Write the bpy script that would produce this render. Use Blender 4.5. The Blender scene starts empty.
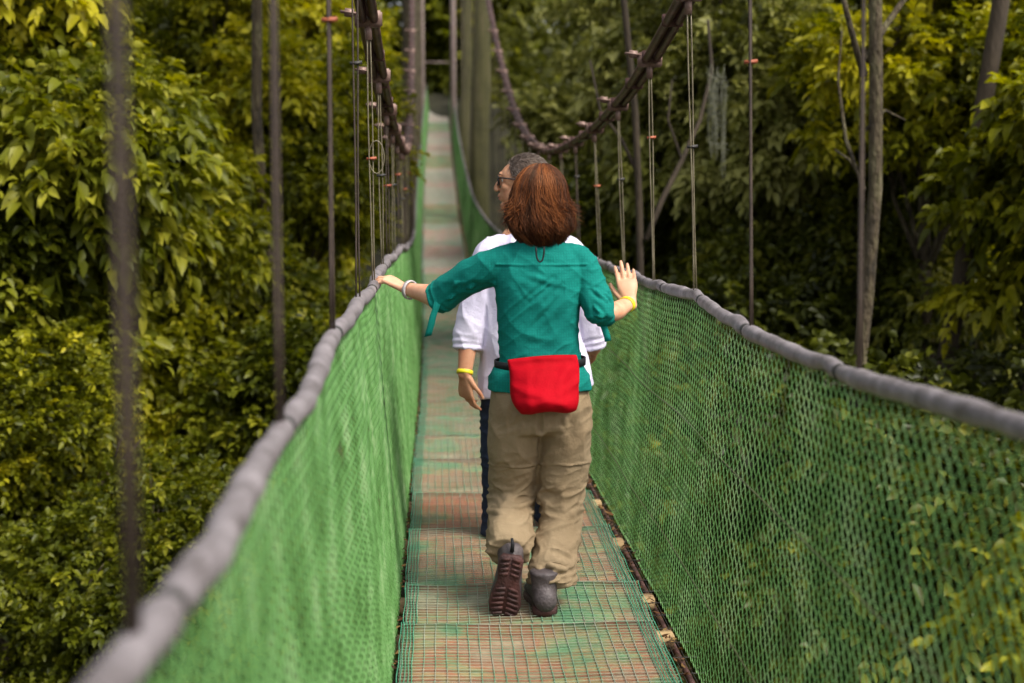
import bpy, bmesh, math, random
import numpy as np
from mathutils import Vector, Matrix, Euler, noise

random.seed(7)
rng = np.random.default_rng(11)
scene = bpy.context.scene
COL = scene.collection
R = math.radians

# ------------------------------------------------------------------ camera
F = 1400.0
pitch = math.atan((341.5 - 163) / F)
yaw = math.atan(75 * math.cos(pitch) / F)
CAM = Vector((0, 0, 1.55))
cam = bpy.data.cameras.new('camera')
cam_o = bpy.data.objects.new('camera', cam)
COL.objects.link(cam_o)
cam_o.location = CAM
cam_o.rotation_euler = (math.pi / 2 - pitch, 0, -yaw)
cam.lens = F / 1024 * 36
cam.sensor_width = 36
cam.clip_start = 0.05
cam.clip_end = 1000
cam.dof.use_dof = True
cam.dof.focus_distance = 5.0
cam.dof.aperture_fstop = 2.3
scene.camera = cam_o
RM = Euler((math.pi / 2 - pitch, 0, -yaw)).to_matrix()


def W(px, py, d):
    """world point that stands d metres along the bridge, as measured off the photograph"""
    v = RM @ Vector(((px - 512) / F, -(py - 341.5) / F, -1))
    return CAM + v * (d / v.y)


# ------------------------------------------------------------------ helpers
def link(o, parent=None):
    COL.objects.link(o)
    if parent is not None:
        o.parent = parent
    return o


def tag(o, label=None, cat=None, group=None, kind=None):
    if label: o['label'] = label
    if cat: o['category'] = cat
    if group: o['group'] = group
    if kind: o['kind'] = kind
    return o


def empty(name, loc=(0, 0, 0)):
    o = bpy.data.objects.new(name, None)
    o.location = loc
    o.empty_display_size = .1
    return link(o)


def mesh_np(name, V, F_, mat=None, smooth=False, attrs=None):
    """V (n,3); F_ list of arrays of faces, (m,3) or (m,4)"""
    me = bpy.data.meshes.new(name)
    V = np.asarray(V, dtype=np.float32)
    me.vertices.add(len(V))
    me.vertices.foreach_set('co', V.ravel())
    loops = np.concatenate([np.asarray(f).ravel() for f in F_]).astype(np.int32)
    tot = np.concatenate([np.full(len(f), np.asarray(f).shape[1]) for f in F_]).astype(np.int32)
    start = np.concatenate([[0], np.cumsum(tot)[:-1]]).astype(np.int32)
    me.loops.add(len(loops))
    me.loops.foreach_set('vertex_index', loops)
    me.polygons.add(len(tot))
    me.polygons.foreach_set('loop_start', start)
    me.polygons.foreach_set('loop_total', tot)
    me.update(calc_edges=True)
    if attrs:
        for k, a in attrs.items():
            at = me.attributes.new(k, 'FLOAT', 'POINT')
            at.data.foreach_set('value', np.asarray(a, dtype=np.float32))
    if smooth:
        me.polygons.foreach_set('use_smooth', np.ones(len(tot), dtype=bool))
    if mat: me.materials.append(mat)
    me.validate()
    return me


def obj_me(name, me, parent=None, mat=None):
    o = bpy.data.objects.new(name, me)
    if mat: me.materials.append(mat)
    return link(o, parent)


class MB:
    """collects geometry for one mesh"""
    def __init__(s):
        s.v = []; s.q = []; s.t = []; s.n = 0; s.a = []

    def add(s, V, q=None, t=None, a=0.):
        V = np.asarray(V, float)
        s.v.append(V)
        s.a.append(np.full(len(V), a) if np.isscalar(a) else np.asarray(a))
        if q is not None and len(q): s.q.append(np.asarray(q) + s.n)
        if t is not None and len(t): s.t.append(np.asarray(t) + s.n)
        s.n += len(V)

    def box(s, c, size, M=None, bev=0.0, a=0.):
        x, y, z = [k / 2 for k in size]
        P = []
        b = min(bev, x * .9, y * .9, z * .9)
        if b <= 0:
            P = np.array([[i * x, j * y, k * z] for i in (-1, 1) for j in (-1, 1) for k in (-1, 1)])
            q = [[0, 1, 3, 2], [4, 6, 7, 5], [0, 4, 5, 1], [2, 3, 7, 6], [0, 2, 6, 4], [1, 5, 7, 3]]
            t = []
        else:
            bm = bmesh.new()
            bmesh.ops.create_cube(bm, size=1, matrix=Matrix.Diagonal((2 * x, 2 * y, 2 * z, 1)))
            bmesh.ops.bevel(bm, geom=bm.edges[:], offset=b, segments=2, affect='EDGES')
            P = np.array([v.co[:] for v in bm.verts])
            q = [[v.index for v in f.verts] for f in bm.faces if len(f.verts) == 4]
            t = [[v.index for v in f.verts] for f in bm.faces if len(f.verts) == 3]
            bm.free()
        if M is not None:
            P = P @ np.array(M.to_3x3()).T
        s.add(P + np.array(c), q, t, a)

    def tube(s, pts, r, n=6, cap=True, a=0., twist=0.):
        pts = np.asarray([p[:] for p in pts], float)
        m = len(pts)
        r = np.full(m, r) if np.isscalar(r) else np.asarray(r, float)
        T = np.gradient(pts, axis=0)
        T /= np.linalg.norm(T, axis=1)[:, None] + 1e-12
        up = np.array([0, 0, 1.]) if abs(T[0][2]) < .9 else np.array([1., 0, 0])
        N = np.cross(T, up); 
        for i in range(m):
            if np.linalg.norm(N[i]) < 1e-3: N[i] = N[i-1] if i else np.array([1., 0, 0])
        N /= np.linalg.norm(N, axis=1)[:, None]
        for i in range(1, m):
            if N[i] @ N[i-1] < 0: N[i] = -N[i]
        B = np.cross(T, N)
        ang = np.arange(n) * 2 * math.pi / n + twist
        V = pts[:, None, :] + r[:, None, None] * (np.cos(ang)[None, :, None] * N[:, None, :] + np.sin(ang)[None, :, None] * B[:, None, :])
        V = V.reshape(-1, 3)
        i = np.arange(m - 1)[:, None] * n; j = np.arange(n)[None, :]; j2 = (j + 1) % n
        q = np.stack([i + j, i + j2, i + n + j2, i + n + j], -1).reshape(-1, 4)
        t = []
        if cap:
            V = np.vstack([V, pts[0], pts[-1]])
            c0, c1 = m * n, m * n + 1
            for k in range(n):
                t.append([c0, (k + 1) % n, k]); t.append([c1, (m - 1) * n + k, (m - 1) * n + (k + 1) % n])
        s.add(V, q, t, a)

    def loft(s, rings, lat=(1, 0, 0), n=28, capn=4, caps=(1, 1), sq=2.0):
        """rings: (centre, halfwidth along lat, halfwidth across); smooth interpolated, rounded ends"""
        C = np.array([r[0][:] for r in rings], float)
        A = np.array([r[1] for r in rings], float); B = np.array([r[2] for r in rings], float)
        # catmull-rom resample
        k = len(C); sub = 6
        P = np.hstack([C, A[:, None], B[:, None]])
        out = []
        for i in range(k - 1):
            p0 = P[max(i - 1, 0)]; p1 = P[i]; p2 = P[i + 1]; p3 = P[min(i + 2, k - 1)]
            for u in np.linspace(0, 1, sub, endpoint=False):
                out.append(.5 * ((2 * p1) + (-p0 + p2) * u + (2 * p0 - 5 * p1 + 4 * p2 - p3) * u * u + (-p0 + 3 * p1 - 3 * p2 + p3) * u ** 3))
        out.append(P[-1]); out = np.array(out)
        T = np.gradient(out[:, :3], axis=0); T /= np.linalg.norm(T, axis=1)[:, None] + 1e-12
        rows = []
        h0 = min(out[0, 3], out[0, 4]); h1 = min(out[-1, 3], out[-1, 4])
        for j in range(capn if caps[0] else 0):
            th = math.pi / 2 * (1 - (j + .3) / capn)
            rr = out[0].copy(); rr[:3] -= T[0] * h0 * math.sin(th) * caps[0]; rr[3:] *= math.cos(th)
            rows.append((rr, T[0]))
        for o, tt in zip(out, T): rows.append((o, tt))
        for j in reversed(range(capn if caps[1] else 0)):
            th = math.pi / 2 * (1 - (j + .3) / capn)
            rr = out[-1].copy(); rr[:3] += T[-1] * h1 * math.sin(th) * caps[1]; rr[3:] *= math.cos(th)
            rows.append((rr, T[-1]))
        lat = np.array(lat, float)
        V = []
        ang = np.arange(n) * 2 * math.pi / n
        ca, sa = np.cos(ang), np.sin(ang)
        ca = np.sign(ca) * np.abs(ca) ** (2 / sq); sa = np.sign(sa) * np.abs(sa) ** (2 / sq)
        for o, tt in rows:
            X = lat - tt * (lat @ tt); X /= np.linalg.norm(X) + 1e-9
            Y = np.cross(tt, X)
            V.append(o[:3] + ca[:, None] * X * o[3] + sa[:, None] * Y * o[4])
        m = len(rows)
        V = np.vstack(V + [V[0].mean(0)[None], V[-1].mean(0)[None]])
        i = np.arange(m - 1)[:, None] * n; j = np.arange(n)[None, :]; j2 = (j + 1) % n
        q = np.stack([i + j, i + j2, i + n + j2, i + n + j], -1).reshape(-1, 4)
        t = []
        for kk in range(n):
            t.append([m * n, (kk + 1) % n, kk]); t.append([m * n + 1, (m - 1) * n + kk, (m - 1) * n + (kk + 1) % n])
        s.add(V, q, t)

    def ball(s, c, r, M=None, n=18):
        """ellipsoid, r = 3 radii in the axes of M"""
        th = np.linspace(0, math.pi, n // 2 + 1)[1:-1]; ph = np.arange(n) * 2 * math.pi / n
        P = [[math.sin(t) * math.cos(p), math.sin(t) * math.sin(p), math.cos(t)] for t in th for p in ph] + [[0, 0, 1], [0, 0, -1]]
        P = np.array(P) * np.array(r)
        if M is not None: P = P @ np.array(M.to_3x3()).T
        m = len(th)
        q = [[i * n + j, (i + 1) * n + j, (i + 1) * n + (j + 1) % n, i * n + (j + 1) % n] for i in range(m - 1) for j in range(n)]
        t = [[m * n, j, (j + 1) % n] for j in range(n)] + [[m * n + 1, (m - 1) * n + (j + 1) % n, (m - 1) * n + j] for j in range(n)]
        s.add(P + np.array(c[:]), q, t)

    def mesh(s, name, mat=None, smooth=False, attr=None):
        F_ = []
        if s.q: F_.append(np.vstack(s.q))
        if s.t: F_.append(np.vstack(s.t))
        return mesh_np(name, np.vstack(s.v), F_, mat, smooth, {attr: np.concatenate(s.a)} if attr else None)

    def build(s, name, mat=None, parent=None, smooth=False, attr=None):
        return obj_me(name, s.mesh(name, mat, smooth, attr), parent)


def remesh(mb, voxel, smooth=4, fac=.5):
    """closed shapes of mb melted into ONE continuous surface -> (V, quads)"""
    me = mb.mesh('tmp')
    o = bpy.data.objects.new('tmp', me); COL.objects.link(o)
    m = o.modifiers.new('r', 'REMESH'); m.mode = 'VOXEL'; m.voxel_size = voxel
    if smooth:
        s = o.modifiers.new('s', 'SMOOTH'); s.iterations = smooth; s.factor = fac
    dg = bpy.context.evaluated_depsgraph_get()
    ev = o.evaluated_get(dg)
    me2 = bpy.data.meshes.new_from_object(ev)
    bpy.data.objects.remove(o); bpy.data.meshes.remove(me)
    return me2


def vcos(me):
    a = np.empty(len(me.vertices) * 3, np.float32); me.vertices.foreach_get('co', a); return a.reshape(-1, 3).astype(float)


def vnors(me):
    a = np.empty(len(me.vertices) * 3, np.float32); me.vertices.foreach_get('normal', a); return a.reshape(-1, 3).astype(float)


def cloth(me, folds=(), noise_layers=(), mask=None, rings=()):
    """push vertices along their normal: folds = (p0,p1,width,amp); layers = (stretch xyz, amp, ridged)"""
    V = vcos(me); N = vnors(me)
    D = np.zeros(len(V))
    for p0, p1, w, a in folds:
        p0 = np.array(p0[:]); p1 = np.array(p1[:]); d = p1 - p0; L = d @ d
        t = np.clip(((V - p0) @ d) / L, 0, 1)
        dist = np.linalg.norm(V - (p0 + t[:, None] * d), axis=1)
        fall = np.sin(np.clip(t, 0.08, .92) * math.pi) ** .5
        # a ridge with a valley along one side of it reads as a crease
        D += 1.5 * a * fall * (np.exp(-(dist / w) ** 2) - .6 * np.exp(-((dist - 1.5 * w) / w) ** 2))
    for p, nrm, w, a, rad, wob in rings:
        p = np.array(p[:]); nrm = np.array(Vector(nrm).normalized()[:]); q = V - p
        h = q @ nrm; r_q = np.linalg.norm(q - h[:, None] * nrm, axis=1); angq = np.arctan2(q[:, 1], q[:, 0])
        h = h + wob * np.sin(angq * 2 + p[0] * 40) + wob * .5 * np.sin(angq * 5 + p[2] * 30)
        amp = a * (.65 + .35 * np.sin(angq * 3 + p[2] * 50))
        D += np.where(r_q < rad, amp * np.exp(-(h / w) ** 2) - .4 * amp * np.exp(-((h + 1.6 * w) / w) ** 2), 0)
    for M, a, rid in noise_layers:
        M = np.array(M)
        Q = V @ M.T if M.ndim == 2 else V * M
        n = np.array([noise.noise(Vector(q)) for q in Q])
        if rid: n = (1 - np.abs(n) * 2.2).clip(0, 1) ** 2 - .35
        D += a * n
    if mask is not None: D *= mask(V)
    V += N * D[:, None]
    me.vertices.foreach_set('co', V.astype(np.float32).ravel())
    me.update()
    return me


def finish(me, name, mat, parent):
    me.name = name
    me.materials.clear(); me.materials.append(mat)
    me.polygons.foreach_set('use_smooth', np.ones(len(me.polygons), dtype=bool))
    return obj_me(name, me, parent)


# ------------------------------------------------------------------ materials
def mat(name, col=(.5, .5, .5), rough=.6, metal=0., spec=.5):
    m = bpy.data.materials.new(name); m.use_nodes = True
    b = m.node_tree.nodes['Principled BSDF']
    b.inputs['Base Color'].default_value = (*col, 1); b.inputs['Roughness'].default_value = rough
    b.inputs['Metallic'].default_value = metal; b.inputs['Specular IOR Level'].default_value = spec
    return m, m.node_tree, b


def nn(nt, typ, **kw):
    n = nt.nodes.new(typ)
    for k, v in kw.items():
        if k in n.inputs.keys(): n.inputs[k].default_value = v
        else: setattr(n, k, v)
    return n


def ramp(nt, src, stops):
    r = nt.nodes.new('ShaderNodeValToRGB')
    e = r.color_ramp.elements
    e[0].position = stops[0][0]; e[0].color = (*stops[0][1], 1)
    e[1].position = stops[-1][0]; e[1].color = (*stops[-1][1], 1)
    for p, c in stops[1:-1]:
        k = e.new(p); k.color = (*c, 1)
    nt.links.new(src, r.inputs[0])
    return r


def noisy(name, stops, scale=8, rough=.6, bump=.2, bscale=60, metal=0, detail=5, sc3=None, spec=.5, bdist=.01):
    m, nt, b = mat(name, stops[0][1], rough, metal, spec)
    tc = nn(nt, 'ShaderNodeTexCoord')
    src = tc.outputs['Object']
    if sc3:
        mp = nn(nt, 'ShaderNodeMapping'); mp.inputs['Scale'].default_value = sc3
        nt.links.new(src, mp.inputs[0]); src = mp.outputs[0]
    n1 = nn(nt, 'ShaderNodeTexNoise', Scale=scale, Detail=detail, Roughness=.6)
    nt.links.new(src, n1.inputs['Vector'])
    r = ramp(nt, n1.outputs['Fac'], stops)
    nt.links.new(r.outputs[0], b.inputs['Base Color'])
    n2 = nn(nt, 'ShaderNodeTexNoise', Scale=bscale, Detail=4)
    nt.links.new(src, n2.inputs['Vector'])
    bu = nn(nt, 'ShaderNodeBump', Strength=bump, Distance=bdist)
    nt.links.new(n2.outputs['Fac'], bu.inputs['Height']); nt.links.new(bu.outputs[0], b.inputs['Normal'])
    return m


def leafmat(name, stops, trans=.35, rough=.42):
    m, nt, b = mat(name, (.1, .1, .01), rough, spec=.22)
    at = nn(nt, 'ShaderNodeAttribute', attribute_name='tone')
    oi = nn(nt, 'ShaderNodeObjectInfo')
    ad = nn(nt, 'ShaderNodeMath', operation='MULTIPLY_ADD')
    nt.links.new(oi.outputs['Random'], ad.inputs[0]); ad.inputs[1].default_value = .16
    nt.links.new(at.outputs['Fac'], ad.inputs[2])
    r = ramp(nt, ad.outputs[0], stops)
    nt.links.new(r.outputs[0], b.inputs['Base Color'])
    tr = nn(nt, 'ShaderNodeBsdfTranslucent')
    hs = nn(nt, 'ShaderNodeHueSaturation', Saturation=1.1, Value=1.5)
    nt.links.new(r.outputs[0], hs.inputs['Color']); nt.links.new(hs.outputs[0], tr.inputs[0])
    mx = nn(nt, 'ShaderNodeMixShader'); mx.inputs[0].default_value = trans
    nt.links.new(b.outputs[0], mx.inputs[1]); nt.links.new(tr.outputs[0], mx.inputs[2])
    nt.links.new(mx.outputs[0], nt.nodes['Material Output'].inputs[0])
    return m


LEAF = {
    'yellow': leafmat('leaf_yellow_green', [(0, (.018, .022, .002)), (.35, (.080, .090, .004)), (.65, (.20, .20, .007)), (1.0, (.44, .39, .02))]),
    'mid': leafmat('leaf_mid_green', [(0, (.013, .018, .002)), (.4, (.064, .077, .005)), (.7, (.15, .16, .009)), (1.0, (.33, .31, .03))]),
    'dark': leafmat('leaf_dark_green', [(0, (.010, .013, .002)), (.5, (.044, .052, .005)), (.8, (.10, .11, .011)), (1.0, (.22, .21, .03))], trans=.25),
    'grey': leafmat('leaf_grey_green', [(0, (.015, .018, .003)), (.4, (.074, .080, .012)), (.7, (.15, .155, .028)), (1.0, (.32, .31, .09))], trans=.3, rough=.4),
}
M_bark = noisy('bark_brown', [(.34, (.022, .016, .009)), (.5, (.07, .05, .026)), (.62, (.10, .085, .04)), (.72, (.16, .13, .08))], 14, .9, .9, 45, sc3=(1, 1, .3), bdist=.05)
M_bark_moss = noisy('bark_mossy', [(.3, (.04, .04, .012)), (.55, (.09, .085, .025)), (.75, (.14, .11, .06))], 4, .9, .6, 30, sc3=(1, 1, .3), bdist=.03)
M_bark_dark = noisy('bark_dark', [(.3, (.022, .014, .008)), (.7, (.06, .042, .024))], 6, .9, .5, 30, sc3=(1, 1, .3), bdist=.03)
M_ground = noisy('forest_soil', [(.35, (.012, .010, .005)), (.6, (.03, .028, .01)), (.75, (.05, .045, .02))], 2.5, .95, .5, 12, bdist=.05)
M_net = noisy('green_plastic_wire', [(.26, (.08, .09, .035)), (.35, (.085, .21, .05)), (.52, (.15, .34, .10)), (.72, (.30, .48, .21))], 5, .42, .15, 200, spec=.5)
M_netwire = noisy('brown_green_tension_wire', [(.3, (.05, .07, .02)), (.7, (.10, .11, .045))], 8, .5, .1, 200)
M_edge = noisy('teal_edge_wire', [(.3, (.03, .22, .12)), (.7, (.10, .34, .20))], 8, .5, .1, 200)
M_greenpale = noisy('pale_green_grid_wire', [(.3, (.20, .38, .22)), (.7, (.36, .50, .34))], 4, .45, .1, 200)
M_skypale = noisy('sky_paled_grid_wire', [(.3, (.58, .53, .50)), (.7, (.75, .70, .68))], 4, .45, .1, 200)  # pale far wires, whitened so the colour itself carries open-sky brightness
M_deckwire = noisy('teal_coated_grid_wire', [(.3, (.08, .24, .14)), (.45, (.17, .31, .20)), (.55, (.30, .32, .24)), (.66, (.33, .29, .22)), (.78, (.22, .13, .08))], 6, .4, .1, 200)
M_panel = None
M_rail = noisy('grey_foam_sleeve', [(.30, (.06, .05, .045)), (.42, (.15, .13, .135)), (.58, (.21, .185, .195)), (.75, (.31, .275, .285))], 16, .5, .35, 55, spec=.4)
M_tape = noisy('black_tape', [(.3, (.012, .012, .012)), (.7, (.04, .035, .03))], 20, .6, .2, 80)
M_cable = noisy('weathered_steel_cable', [(.3, (.035, .015, .012)), (.55, (.085, .04, .034)), (.8, (.22, .13, .115))], 14, .45, .3, 120, metal=.25)
M_clamp = noisy('clamp_metal', [(.3, (.11, .06, .045)), (.7, (.26, .17, .14))], 20, .5, .2, 80, metal=.3)
M_clip = noisy('rusty_clip', [(.3, (.20, .035, .012)), (.7, (.36, .10, .04))], 20, .6, .2, 80)
M_rope = noisy('galvanised_hanger_wire', [(.3, (.09, .07, .04)), (.7, (.22, .19, .12))], 20, .5, .2, 150, metal=.2)
M_rope_brown = noisy('rusty_hanger_wire', [(.3, (.03, .019, .013)), (.7, (.065, .043, .03))], 20, .6, .2, 150)
M_beam = noisy('crossbeam_wood', [(.3, (.13, .07, .03)), (.7, (.42, .29, .14))], 9, .8, .3, 40, sc3=(.2, 1, 1))
M_pylon = noisy('pale_pylon_paint', [(.3, (.28, .2, .18)), (.7, (.42, .33, .30))], 5, .7, .2, 60)


def make_panel_mat():
    m, nt, b = mat('weathered_deck_board', rough=.55)
    tc = nn(nt, 'ShaderNodeTexCoord'); geo = nn(nt, 'ShaderNodeNewGeometry')
    n1 = nn(nt, 'ShaderNodeTexNoise', Scale=3.2, Detail=7, Roughness=.62)
    nt.links.new(geo.outputs['Position'], n1.inputs['Vector'])
    r1 = ramp(nt, n1.outputs['Fac'], [(.28, (.05, .20, .11)), (.40, (.12, .22, .12)), (.46, (.22, .21, .11)), (.52, (.25, .125, .075)), (.6, (.23, .18, .13)), (.68, (.31, .27, .20)), (.78, (.36, .32, .26))])
    mp = nn(nt, 'ShaderNodeMapping'); mp.inputs['Scale'].default_value = (1.2, 22, 1)
    nt.links.new(geo.outputs['Position'], mp.inputs[0])
    n2 = nn(nt, 'ShaderNodeTexNoise', Scale=1.6, Detail=5); nt.links.new(mp.outputs[0], n2.inputs['Vector'])
    r2 = ramp(nt, n2.outputs['Fac'], [(.38, (.35, .35, .35)), (.6, (1.1, 1.1, 1.1))])
    mx = nn(nt, 'ShaderNodeMix', data_type='RGBA', blend_type='MULTIPLY'); mx.inputs[0].default_value = .7
    nt.links.new(r1.outputs[0], mx.inputs[6]); nt.links.new(r2.outputs[0], mx.inputs[7])
    oi = nn(nt, 'ShaderNodeObjectInfo')
    r3 = ramp(nt, oi.outputs['Random'], [(0, (.45, 1.0, .7)), (.3, (1.5, .72, .48)), (.6, (1.25, 1.2, 1.05)), (1., (.6, 1.05, .8))])
    m2 = nn(nt, 'ShaderNodeMix', data_type='RGBA', blend_type='MULTIPLY'); m2.inputs[0].default_value = 1.0
    nt.links.new(mx.outputs[2], m2.inputs[6]); nt.links.new(r3.outputs[0], m2.inputs[7])
    nt.links.new(m2.outputs[2], b.inputs['Base Color'])
    bu = nn(nt, 'ShaderNodeBump', Strength=.4, Distance=.01)
    nt.links.new(n2.outputs['Fac'], bu.inputs['Height']); nt.links.new(bu.outputs[0], b.inputs['Normal'])
    return m


M_panel = make_panel_mat()


def fabric(name, col, col2, rough=.8, wscale=900, bump=.25, check=None, sheen=.0, spec=.2):
    m, nt, b = mat(name, col, rough, spec=spec)
    b.inputs['Sheen Weight'].default_value = sheen
    tc = nn(nt, 'ShaderNodeTexCoord')
    n1 = nn(nt, 'ShaderNodeTexNoise', Scale=7, Detail=6)
    nt.links.new(tc.outputs['Object'], n1.inputs['Vector'])
    r = ramp(nt, n1.outputs['Fac'], [(.3, col), (.7, col2)])
    out = r.outputs[0]
    if check:
        w = nn(nt, 'ShaderNodeTexWave', wave_type='BANDS', bands_direction='X', Scale=check)
        w2 = nn(nt, 'ShaderNodeTexWave', wave_type='BANDS', bands_direction='Z', Scale=check)
        for q in (w, w2): nt.links.new(tc.outputs['Object'], q.inputs['Vector'])
        ad = nn(nt, 'ShaderNodeMath', operation='MULTIPLY'); nt.links.new(w.outputs['Fac'], ad.inputs[0]); nt.links.new(w2.outputs['Fac'], ad.inputs[1])
        r4 = ramp(nt, ad.outputs[0], [(0, (.86, .86, .86)), (.5, (1.05, 1.05, 1.05))])
        mx = nn(nt, 'ShaderNodeMix', data_type='RGBA', blend_type='MULTIPLY'); mx.inputs[0].default_value = .7
        nt.links.new(out, mx.inputs[6]); nt.links.new(r4.outputs[0], mx.inputs[7]); out = mx.outputs[2]
    nt.links.new(out, b.inputs['Base Color'])
    n2 = nn(nt, 'ShaderNodeTexNoise', Scale=38, Detail=6, Roughness=.7, Distortion=.6)
    nt.links.new(tc.outputs['Object'], n2.inputs['Vector'])
    bu = nn(nt, 'ShaderNodeBump', Strength=bump, Distance=.012)
    nt.links.new(n2.outputs['Fac'], bu.inputs['Height']); nt.links.new(bu.outputs[0], b.inputs['Normal'])
    return m


M_teal = fabric('teal_shirt_cloth', (.000, .145, .122), (.002, .19, .155), .85, check=34, bump=.35, sheen=0)
M_khaki = fabric('khaki_trouser_cloth', (.215, .155, .09), (.28, .21, .128), .9, bump=.4, sheen=0)
M_red = fabric('red_nylon', (.33, .000, .005), (.40, .000, .008), .8, bump=.25, sheen=0, spec=.12)
M_white = fabric('white_shirt_cloth', (.60, .56, .72), (.70, .66, .80), .8, bump=.35)
M_navy = fabric('navy_denim', (.012, .017, .035), (.022, .03, .055), .85)
M_belt = fabric('black_webbing', (.01, .01, .012), (.02, .02, .022), .6)
M_boot = noisy('grey_brown_boot_leather', [(.3, (.045, .035, .038)), (.7, (.10, .08, .08))], 25, .6, .4, 120)
M_sole = noisy('worn_red_brown_rubber', [(.3, (.02, .008, .008)), (.7, (.075, .022, .017))], 18, .7, .4, 120)
M_shoe = noisy('brown_shoe_leather', [(.3, (.10, .05, .025)), (.7, (.18, .10, .05))], 25, .55, .3, 120)
M_yellow = noisy('yellow_silicone', [(.3, (.68, .60, .01)), (.7, (.8, .72, .02))], 10, .45, .05, 50)
M_silver = noisy('pale_watch_strap', [(.3, (.42, .38, .38)), (.7, (.62, .58, .58))], 40, .35, .3, 200, metal=.3)
M_glasses, _, _ = mat('dark_glasses_frame', (.012, .01, .01), .25)
M_eye, _, _ = mat('eye_white', (.6, .55, .5), .2)
M_pupil, _, _ = mat('eye_iris', (.04, .02, .01), .15)


def skin(name, c1, c2, c3):
    m, nt, b = mat(name, c1, .5, spec=.4)
    b.inputs['Subsurface Weight'].default_value = .12
    b.inputs['Subsurface Radius'].default_value = (1, .35, .2); b.inputs['Subsurface Scale'].default_value = .008
    tc = nn(nt, 'ShaderNodeTexCoord')
    n1 = nn(nt, 'ShaderNodeTexNoise', Scale=26, Detail=5); nt.links.new(tc.outputs['Object'], n1.inputs['Vector'])
    r = ramp(nt, n1.outputs['Fac'], [(.3, c2), (.5, c1), (.72, c3)])
    nt.links.new(r.outputs[0], b.inputs['Base Color'])
    n2 = nn(nt, 'ShaderNodeTexNoise', Scale=260, Detail=3); nt.links.new(tc.outputs['Object'], n2.inputs['Vector'])
    bu = nn(nt, 'ShaderNodeBump', Strength=.25, Distance=.002)
    nt.links.new(n2.outputs['Fac'], bu.inputs['Height']); nt.links.new(bu.outputs[0], b.inputs['Normal'])
    return m


M_skin_w = skin('fair_skin', (.62, .33, .20), (.58, .24, .14), (.66, .38, .24))
M_skin_m = skin('tanned_skin', (.46, .22, .12), (.42, .17, .09), (.52, .27, .155))


def hairmat(name, stops, rough=.38):
    m, nt, b = mat(name, stops[0][1], rough, spec=.5)
    at = nn(nt, 'ShaderNodeAttribute', attribute_name='tone')
    r = ramp(nt, at.outputs['Fac'], stops); nt.links.new(r.outputs[0], b.inputs['Base Color'])
    b.inputs['Specular Tint'].default_value = (.9, .6, .4, 1)
    return m


M_auburn = hairmat('auburn_hair', [(0, (.026, .007, .003)), (.45, (.085, .022, .007)), (1, (.25, .078, .02))], .5)
M_greyhair = hairmat('grey_brown_hair', [(0, (.04, .03, .025)), (.5, (.13, .10, .085)), (1, (.34, .29, .26))], .5)


# ------------------------------------------------------------------ bridge lines
def hermite(pts):
    X = np.array([p[0] for p in pts], float); Y = np.array([p[1] for p in pts], float)
    m = np.gradient(Y, X)

    def f(x):
        x = np.asarray(x, float); i = np.clip(np.searchsorted(X, x) - 1, 0, len(X) - 2)
        h = X[i + 1] - X[i]; t = (x - X[i]) / h
        return (2 * t**3 - 3 * t**2 + 1) * Y[i] + (t**3 - 2 * t**2 + t) * h * m[i] + (-2 * t**3 + 3 * t**2) * Y[i + 1] + (t**3 - t**2) * h * m[i + 1]
    return f


zdeck = hermite([(-3, .02), (0, .0), (5, -.02), (8, -.09), (12, -.28), (18, -.48), (23, -.45), (28.6, -.2), (34, .3), (40, .95), (46, 1.65), (52, 2.4), (60, 3.35), (67, 4.1), (80, 5.3)])
xo = hermite([(-3, 0), (0, 0), (10, 0), (15, -.03), (22, -.11), (28, -.18), (40, -.23), (52, -.23), (80, -.2)])
XL, XR = -.13, .72         # deck edges
railL_z = lambda y: zdeck(y) + 1.13 + .012 * np.sin(np.asarray(y) * 2.2)
railR_rel = hermite([(-3, 1.15), (0, 1.15), (2.15, 1.145), (2.5, 1.125), (3.05, 1.09), (3.94, 1.075), (4.85, 1.10), (5.78, 1.08), (6.9, 1.075), (9, 1.09), (12, 1.1), (80, 1.1)])
railR_z = lambda y: zdeck(y) + railR_rel(y)
railL_x = lambda y: xo(y) - .245 - .03 * np.exp(-np.asarray(y) / 2.) + .006 * np.sin(np.asarray(y) * 5.3)
railR_x = lambda y: xo(y) + .895 + .006 * np.sin(np.asarray(y) * 4.1)
cab = hermite([(-8, 7.0), (-4, 4.9), (0, 3.35), (2.5, 2.64), (4.9, 2.12), (6.2, 1.89), (7.3, 1.77), (9, 1.67), (10.8, 1.64), (13.2, 1.80), (15.5, 2.2), (18, 2.9), (22, 4.3), (30, 7.4), (40, 11.5), (53.2, 17)])
cabL_x = lambda y: xo(y) - .25 + 0 * np.asarray(y)
cabR_x = lambda y: xo(y) + .86 + 0 * np.asarray(y)

bridge = empty('suspension_footbridge', (0, 0, 0))
tag(bridge, 'hanging footbridge with green mesh sides and grey handrails running into the forest', 'footbridge')

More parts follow.
